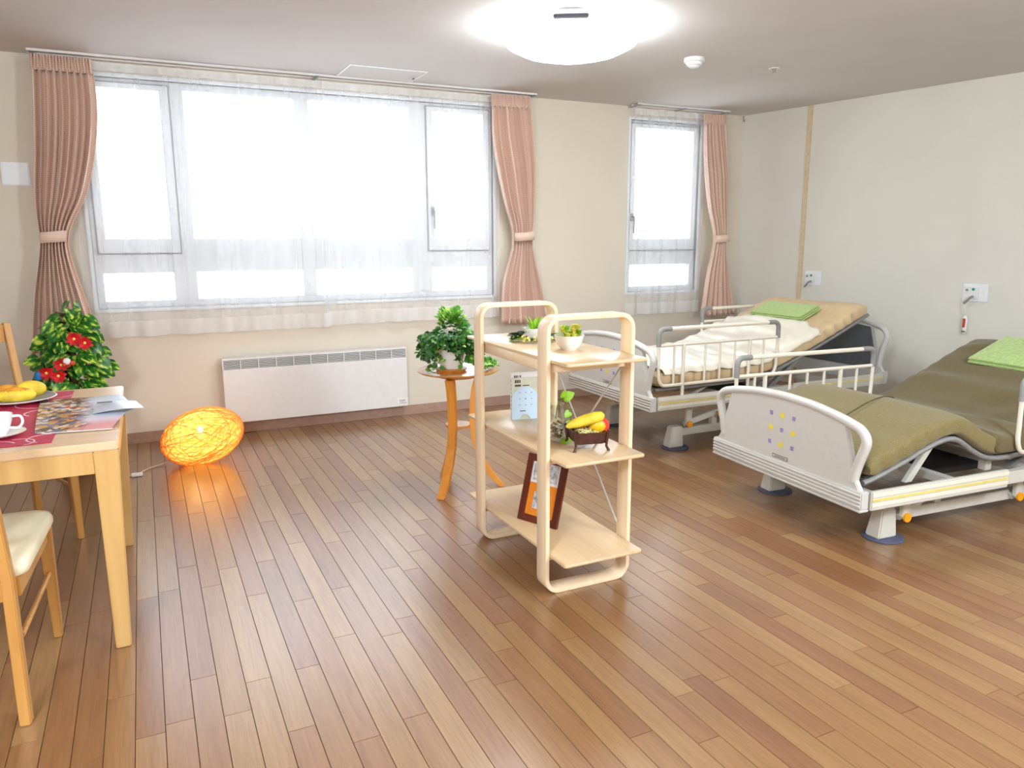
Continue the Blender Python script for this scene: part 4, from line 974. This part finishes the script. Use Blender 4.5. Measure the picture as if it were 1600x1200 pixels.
# ================================================================ HOSPITAL BEDS
BW, BL = 1.0, 2.05
def endboard(r, x, z0, hs, name, face, pattern):
    """panel with grip tube; local y across 0..BW"""
    W = BW; t = .028
    tube = [(.055, .19*hs), (.012, .31*hs), (.045, .352*hs), (.15, .378*hs), (.32, .402*hs), (.5, .41*hs), (.68, .402*hs), (.85, .378*hs), (.955, .352*hs), (.988, .31*hs), (.945, .19*hs)]
    top = [(y, h) for y, h in tube[3:8]]
    poly = [(.02, .085), (W-.02, .085), (W-.045, .12), (W-.07, .18*hs), (W-.075, .215*hs), (W-.125, .370*hs)]+[(y*W, h) for y, h in top[::-1]][1:-1]+[(.125, .370*hs), (.075, .215*hs), (.07, .18*hs), (.045, .12)]
    pn = MB().prism([(y, z0+h) for y, h in poly], x-t/2, x+t/2, 'yz').build(name, M_PLASTIC, r, bevel=.004)
    P = [(x, y*W, z0+h) for y, h in ([(.07, .12)]+tube+[(.93, .12)])]
    MB().tube(arc_round(P, .05, 5), .021, 12).build('grip_tube', M_PLASTIC, pn, smooth=True)
    lo = MB()
    lo.box((x-.026, .0, z0), (x+.026, W, z0+.012)); 
    lo.box((x-.022, .001, z0+.0121), (x+.022, W-.001, z0+.089))
    b_ = lo.build('lower_band', M_PLASTIC, pn, bevel=.004)
    for k in range(4):
        zz = z0+.022+k*.016; MB().box((x+face*.0222, .004, zz), (x+face*.0262, W-.004, zz+.009)).build('rib', M_PLASTIC, pn, bevel=.0015, seg=1)
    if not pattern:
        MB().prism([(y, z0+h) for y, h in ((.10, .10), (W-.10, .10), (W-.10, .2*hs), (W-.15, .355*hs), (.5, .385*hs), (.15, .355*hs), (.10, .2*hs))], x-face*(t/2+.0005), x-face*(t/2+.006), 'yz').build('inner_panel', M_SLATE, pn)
    if pattern:
        xx = x+face*(t/2)
        for i in range(3):
            for j in range(3):
                y, z = .5+(1-i)*.075, z0+.245*hs+(j-1)*.072*hs
                if (i+j) % 2 == 0: MB().box((min(xx, xx+face*.001), y-.010, z-.010), (max(xx, xx+face*.001), y+.010, z+.010)).build('square_mark', M_CHROMAP, pn)
                else: MB().cyl((xx, y, z), (xx+face*.0012, y, z), .0135, 16).build('round_mark', M_YMARK, pn)
        a, b = sorted((xx, xx+face*.001)); c, d = sorted((xx+face*.001, xx+face*.0018))
        yl, zl = .5, z0+.108
        em = MB().box((a, yl-.052, zl-.009), (b, yl+.052, zl+.009)); em.build('name_plate', M_INK, pn)
        MB().box((c, yl-.048, zl-.006), (d, yl+.048, zl+.006)).build('name_plate_face', M_PLASTIC, pn)
        for k in range(9): MB().box((d, yl-.036+k*.008, zl-.0032), (d+face*.0 if 0 else (d+.0004), yl-.031+k*.008, zl+.0032)).build('plate_letter', M_INK, pn) if 0 else MB().box((min(d, d+face*.0012) if face > 0 else c-.0004, yl-.036+k*.008, zl-.0032), (d if face > 0 else c, yl-.031+k*.008, zl+.0032)).build('plate_letter', M_INK, pn)
    return pn
def guard(r, x0, y, z0, top=.505, mid=.405, bot=.155, w_=.96, nb=9, post=(.19, .72), full=True):
    """side rail standing in the bed frame"""
    z = lambda h: z0+h
    fr = MB(); fr.tube(arc_round([(x0, y, z(mid)), (x0, y, z(top)), (x0+w_, y, z(top)), (x0+w_, y, z(mid))], .06, 6), .0125, 10)
    g = fr.build('guard_rail', M_RAIL, r, smooth=True)
    for a, b in ((x0, 1), (x0+w_, -1)):
        MB().tube(arc_round([(a, y, z(top-.105)), (a, y, z(top)), (a+b*.09, y, z(top))], .06, 6), .0150, 10).build('corner_grip', M_GRIP, g, smooth=True)
    MB().tube([(x0, y, z(mid)), (x0+w_, y, z(mid))], .0105, 8).build('cross_tube', M_RAIL, g, smooth=True)
    MB().tube(arc_round([(x0, y, z(mid)-.005), (x0+.005, y, z(bot+.05)), (x0+.03, y, z(bot)), (x0+w_-.03, y, z(bot)), (x0+w_-.005, y, z(bot+.05)), (x0+w_, y, z(mid)-.005)], .04, 4), .0105, 8).build('lower_tube', M_RAIL, g, smooth=True)
    for k in range(1, nb-1):
        xx = x0+w_*k/(nb-1)
        if abs(xx-x0-post[0]) < .055 or abs(xx-x0-post[1]) < .03: continue
        MB().cyl((xx, y, z(bot)), (xx, y, z(mid)), .0072, 8).build('bar', M_RAIL, g, smooth=True)
    for p in post: MB().cyl((x0+p, y, z(.065)), (x0+p, y, z(mid)), .0115, 10).build('post', M_RAIL, g, smooth=True)
    return g
def bed(loc, rz, z0, hs, label, base, rails, lift):
    r = root('care_bed', (loc[0], loc[1], 0), rz, label, 'bed', 'adjustable care beds')
    endboard(r, 0, z0, hs, 'footboard', -1, True)
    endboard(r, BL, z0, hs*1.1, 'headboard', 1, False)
    for y, s in ((.035, -1), (BW-.035, 1)):
        MB().box((.028, y-.02, z0+.006), (BL-.028, y+.02, z0+.066)).build('side_beam', M_BEDMET, r, bevel=.004)
        for a, b, zz, m_ in ((.03, .86, .0, M_BEDMET),):
            yy = y+s*.0305
            c = MB(); c.box((a, yy-.010, z0+.004), (b, yy+.010, z0+.088)); cv = c.build('beam_cover', M_BEDMET, r, bevel=.004)
            yo = yy+s*.0108
            for zz2, hh2, mm in ((.064, .016, M_RAIL), (.044, .010, M_YEL), (.022, .014, M_RAIL)): MB().box((a+.004, yo-.0015, z0+zz2), (b-.004, yo+.0015, z0+zz2+hh2)).build('stripe', mm, cv)
        if lift: # taller bed shows the cover along its head half as well
            yy = y+s*.0305; c = MB(); c.box((1.15, yy-.010, z0+.004), (BL-.03, yy+.010, z0+.082)); cv = c.build('beam_cover', M_BEDMET, r, bevel=.004)
            MB().box((1.155, yy+s*.0108-.0015, z0+.046), (BL-.035, yy+s*.0108+.0015, z0+.056)).build('stripe', M_YEL, cv)
    for x in (.12, .62, 1.12, 1.62): MB().box((x-.02, .056, z0+.012), (x+.02, BW-.056, z0+.05)).build('cross_beam', M_BEDMET, r, bevel=.002)
    MB().box((.75, .30, z0-.02), (1.15, .70, z0+.009)).build('motor_housing', M_DARK, r, bevel=.006)
    MB().cyl((.35, .5, z0+.03), (.80, .5, z0+.0), .022, 12).build('actuator', M_CHROME, r, smooth=True)
    MB().cyl((1.1, .42, z0+.03), (1.5, .42, z0+.07), .022, 12).build('actuator', M_CHROME, r, smooth=True)
    # deck tubes under the mattress follow its bends
    for y in (.075, BW-.075):
        P = [(s_, y, base(s_)-.014) for s_ in [.06+.04*i for i in range(int((BL-.15)/.04))]]
        MB().tube(P, .013, 8).build('deck_tube', M_GRIP, r, smooth=True)
    for a, b in ((.08, .40), (.44, .66), (.70, .86), (.92, 1.82)):
        m = MB(); n = 6
        for i in range(n+1):
            s_ = a+(b-a)*i/n; zz = base(s_)
            m.v += [(s_, .09, zz-.016), (s_, BW-.09, zz-.016), (s_, BW-.09, zz-.004), (s_, .09, zz-.004)]
        for i in range(n):
            for k in range(4): m.f.append((4*i+k, 4*i+(k+1) % 4, 4*i+4+(k+1) % 4, 4*i+4+k)); m.mi.append(0)
        m.f += [(3, 2, 1, 0), tuple(4*n+k for k in range(4))]; m.mi += [0, 0]
        m.build('deck_panel', M_STEEL, r)
    # knee bracket and back support arms
    k0 = base(.55)
    for y in (.13, BW-.13):
        MB().hexa([(.36, y-.012, z0+.05), (.40, y-.012, z0+.05), (.40, y+.012, z0+.05), (.36, y+.012, z0+.05)], [(.50, y-.012, k0-.03), (.54, y-.012, k0-.03), (.54, y+.012, k0-.03), (.50, y+.012, k0-.03)]).build('knee_bracket', M_BEDMET, r, bevel=.002)
        MB().hexa([(1.02, y-.015, z0+.04), (1.07, y-.015, z0+.04), (1.07, y+.015, z0+.04), (1.02, y+.015, z0+.04)], [(1.34, y-.015, base(1.36)-.03), (1.39, y-.015, base(1.36)-.03), (1.39, y+.015, base(1.36)-.03), (1.34, y+.015, base(1.36)-.03)]).build('back_support_arm', M_STEEL, r, bevel=.002)
        MB().box((.86, y-.02, z0+.05), (.90, y+.02, base(.88)-.03)).build('seat_bracket', M_BEDMET, r, bevel=.002)
    # base chassis: two feet at each end, beams and lift arms
    lz = .125
    for x in (.275, 1.78):
        for y in (.145, .855):
            sgn = -1 if x < 1 else 1
            lg = MB().hexa([(x-.06, y-.04, .012), (x+.05, y-.04, .012), (x+.05, y+.04, .012), (x-.06, y+.04, .012)], [(x-.035, y-.03, lz+.02), (x+.045, y-.03, lz+.02), (x+.045, y+.03, lz+.02), (x-.035, y+.03, lz+.02)]).build('foot', M_BEDMET, r, bevel=.006)
            MB().lathe([(0, .0), (.088, .0), (.09, .004), (.082, .0115), (0, .0118)], (x+.01, y, 0), 30).build('floor_pad', M_PAD, lg, smooth=True)
    for y in (.145, .855):
        MB().box((.32, y-.02, lz-.045), (1.735, y+.02, lz+.005)).build('chassis_beam', M_BEDMET, r, bevel=.003)
        for x, dx in ((.345, .245), (1.08, .245)):
            za, zb = (.163, .212) if lift else (.108, .222)
            MB().box((x-.022, y-.062 if y < .5 else y+.02, za), (x+.022, y-.04 if y < .5 else y+.042, z0+.005)).build('lift_bracket', M_BEDMET, r, bevel=.003)
            yy = y-.051 if y < .5 else y+.031
            d = Vector((dx, 0, zb-za)); L_ = d.length; a_ = math.atan2(d.z, d.x)
            mtx = Matrix.Translation((x, yy+(.0225 if y < .5 else .022), za+.0)) @ Matrix.Rotation(-a_, 4, 'Y')
            arm = MB(); arm.box((-.018, -.01, -.018), (L_+.018, .01, .018), mtx); am = arm.build('lift_arm', M_BEDMET, r, bevel=.003)
            yo = yy-.022 if y < .5 else yy+.034
            for q in (Vector((x, 0, za)), Vector((x+d.x, 0, za+d.z))):
                MB().cyl((q.x, yo, q.z), (q.x, yo+(.010 if y < .5 else .014), q.z), .021, 16).build('orange_cap', M_ORANGE, am, smooth=True)
            MB().box((x+dx-.02, y-.018, lz+.0052), (x+dx+.02, y+.018, max(zb-.002, lz+.02))).build('pivot_block', M_BEDMET, r, bevel=.002)
    for a in rails: guard(r, *a, z0)
    return r
def catmull(pts):
    def f(x):
        if x <= pts[0][0]: return pts[0][1]
        for i in range(len(pts)-1):
            a, c = pts[i], pts[i+1]
            if x <= c[0]:
                h = c[0]-a[0]; t = (x-a[0])/h; sl = (c[1]-a[1])/h
                m0 = (c[1]-pts[i-1][1])/(c[0]-pts[i-1][0]) if i else sl; m1 = (pts[i+2][1]-a[1])/(pts[i+2][0]-a[0]) if i+2 < len(pts) else sl
                return (2*t**3-3*t*t+1)*a[1]+(t**3-2*t*t+t)*h*m0+(-2*t**3+3*t*t)*c[1]+(t**3-t*t)*h*m1
        return pts[-1][1]
    return f
def mattress_mesh(base, s0, s1, y0, y1, th, N=90, wr=.006, lift=0, edge=.35, seed=0, broad=False):
    rnd = random.Random(seed); ph = [rnd.uniform(0, 6.28) for _ in range(8)]
    m = MB(); yc, hw = (y0+y1)/2, (y1-y0)/2; K = 44
    for i in range(N+1):
        s = s0+(s1-s0)*i/N; z = base(s); e = .01; sl = (base(s+e)-base(s-e))/(2*e); l_ = math.hypot(1, sl); nx_, nz_ = -sl/l_, 1/l_
        endf = min(1, min(i, N-i)/3); endf = math.sqrt(1-(1-endf)**2) if endf < 1 else 1
        for k in range(K):
            a = 2*math.pi*k/K; ca, sa = math.cos(a), math.sin(a)
            yy = math.copysign(abs(ca)**.22, ca)*hw; hh = math.copysign(abs(sa)**.38, sa)*th/2*(.55+.45*endf)
            side = abs(ca)**3; w_ = wr*(side*(.35 if broad else 1)*math.sin(s*72+ph[0]+2*math.sin(s*9+ph[2]))*(.5+.5*math.sin(s*5+ph[4]))+.5*math.sin(s*13+yy*5+ph[1])*max(0, sa)*1.2+.6*max(0, sa)*math.sin(s*31+yy*4*math.sin(s*3+ph[3])+ph[5])*.6)
            yy += (w_ if ca > 0 else -w_)*side
            hh += w_*(1-side)
            if broad and sa > 0: hh += (1-side)*(.012*max(0, math.sin(s*17+yy*7+.6*math.sin(yy*5)))**3+.008*max(0, math.sin(s*11-yy*9+2))**4)
            off = th/2+hh+lift
            m.v.append((s+nx_*off, yc+yy, z+nz_*off))
    for i in range(N):
        for k in range(K): m.f.append((i*K+k, i*K+(k+1) % K, (i+1)*K+(k+1) % K, (i+1)*K+k)); m.mi.append(0)
    m.f += [tuple(range(K))[::-1], tuple(N*K+k for k in range(K))]; m.mi += [0, 0]
    return m

# --- the near bed (olive)
FB = (2.625, 2.06); FR = R(-4); FZ = .205
baseF = catmull([(0, .315), (.08, .322), (.25, .375), (.40, .430), (.52, .462), (.60, .455), (.72, .385), (.82, .345), (1.0, .340), (1.15, .352), (1.3, .410), (1.6, .53), (1.95, .665)])
bedF = bed(FB, FR, FZ, .98, 'raised-knee care bed with olive bedding, nearer of the two', baseF,
           [(.10, BW+.004), (.93, -.004)], False) if 0 else None
def bed2(loc, rz, z0, hs, label, base, rails, lift):
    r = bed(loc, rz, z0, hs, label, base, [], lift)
    for x0, y in rails: guard(r, x0, y, z0)
    return r
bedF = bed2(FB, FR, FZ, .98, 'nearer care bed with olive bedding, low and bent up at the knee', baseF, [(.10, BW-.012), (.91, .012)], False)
r = root('mattress', (FB[0], FB[1], 0), FR, 'olive fleece covered mattress bent over the nearer bed', 'mattress', 'mattresses on the care beds')
mattress_mesh(baseF, .07, 1.93, .045, BW-.045, .095, wr=.009, seed=4).build('mattress_body', M_OLIVE, r, smooth=True)
P = [(.20+.43*t, .40+.02*math.sin(t*3)+.10*t**4, 0) for t in [i/24 for i in range(25)]]
P = [(x-(baseF(x+.01)-baseF(x-.01))/.02*.099, y, baseF(x)+.1025) for x, y, _ in P]; MB().tube(P, .003, 6).build('seam', plain('seam_dark', srgb(84, 74, 44), .9), r, smooth=True)
r = root('blanket', (FB[0], FB[1], 0), FR, 'darker olive blanket spread over the raised back of the nearer bed', 'blanket')
mattress_mesh(baseF, .80, 1.90, .03, BW-.03, .105, wr=.011, seed=9, lift=.006, N=70, broad=True).build('blanket_cloth', plain('olive_blanket', srgb(104, 91, 54), .9, noise=.09, scale=200, bump=.6, sheen=.15), r, smooth=True)
def towel(base, loc, rz, s_, y_, ls, ly, th, label, layers, tilt=0):
    r = root('towel', (loc[0], loc[1], 0), rz, label, 'towel', 'green towels on the beds')
    for k in range(layers):
        t0 = th*k/layers
        f = lambda s, t0=t0: base(s)+.0965+t0 if 0 else base(s)
        e = .002; m = MB(); mm = mattress_mesh(base, s_-ls/2+.004*k, s_+ls/2-.006*k, y_-ly/2+.003*k, y_+ly/2-.003*k, th/layers-.001, N=16, wr=.003, seed=20+k, lift=.105+t0)
        mm.build('folded_layer', M_GREEN, r, smooth=True)
    return r
towel(lambda s: baseF(s)+.012, FB, FR, 1.72, .36, .30, .80, .036, 'pale green towel spread at the head of the olive bed', 2)
# --- the far bed (cream)
RB = (2.735, 3.675); RR = R(0); RZ = .292
baseR = catmull([(0, .425), (.2, .425), (.6, .428), (.85, .435), (1.05, .475), (1.25, .545), (1.5, .640), (1.75, .745), (1.95, .83)])
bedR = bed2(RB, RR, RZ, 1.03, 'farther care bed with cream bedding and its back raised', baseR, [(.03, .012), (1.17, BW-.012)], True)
r = root('mattress', (RB[0], RB[1], 0), RR, 'tan mattress on the farther bed, its head end raised', 'mattress', 'mattresses on the care beds')
mattress_mesh(baseR, .05, 1.87, .045, BW-.045, .105, wr=.012, seed=6).build('mattress_body', M_TAN, r, smooth=True)
r = root('bedspread', (RB[0], RB[1], 0), RR, 'shiny cream satin bedspread over the farther mattress', 'bedspread')
def spread():
    m = MB(); N = 70; K = 40; rnd = random.Random(2)
    for i in range(N+1):
        for k in range(K+1):
            v = k/K; yy = .02+(BW-.04)*v; s1 = 1.42+.12*math.sin(v*3.1)+.012*math.sin(v*40); s = .09+(s1-.09)*i/N
            z = baseR(s); e = .01; sl = (baseR(s+e)-baseR(s-e))/(2*e); l_ = math.hypot(1, sl); ed = min(v, 1-v)*BW
            dr = 0 if ed > .045 else (1-ed/.045)**2*.03
            off = .119+.005*math.sin(s*26+yy*6)+.004*math.sin(s*51-yy*9)+.012*max(0, (s-.9))*math.sin(s*38+yy*2.5)-dr
            m.v.append((s-sl/l_*off, yy+.0*dr, z+off/l_))
    for i in range(N):
        for k in range(K): a = i*(K+1)+k; m.f.append((a, a+1, a+K+2, a+K+1)); m.mi.append(0)
    o = m.build('satin_cloth', M_SATIN, r, smooth=True); md = o.modifiers.new('t', 'SOLIDIFY'); md.thickness = .003; md.offset = 1
spread()
towel(lambda s: baseR(s)+.006, RB, RR, 1.60, .52, .20, .50, .045, 'folded green towel lying like a pillow on the cream bed', 3)
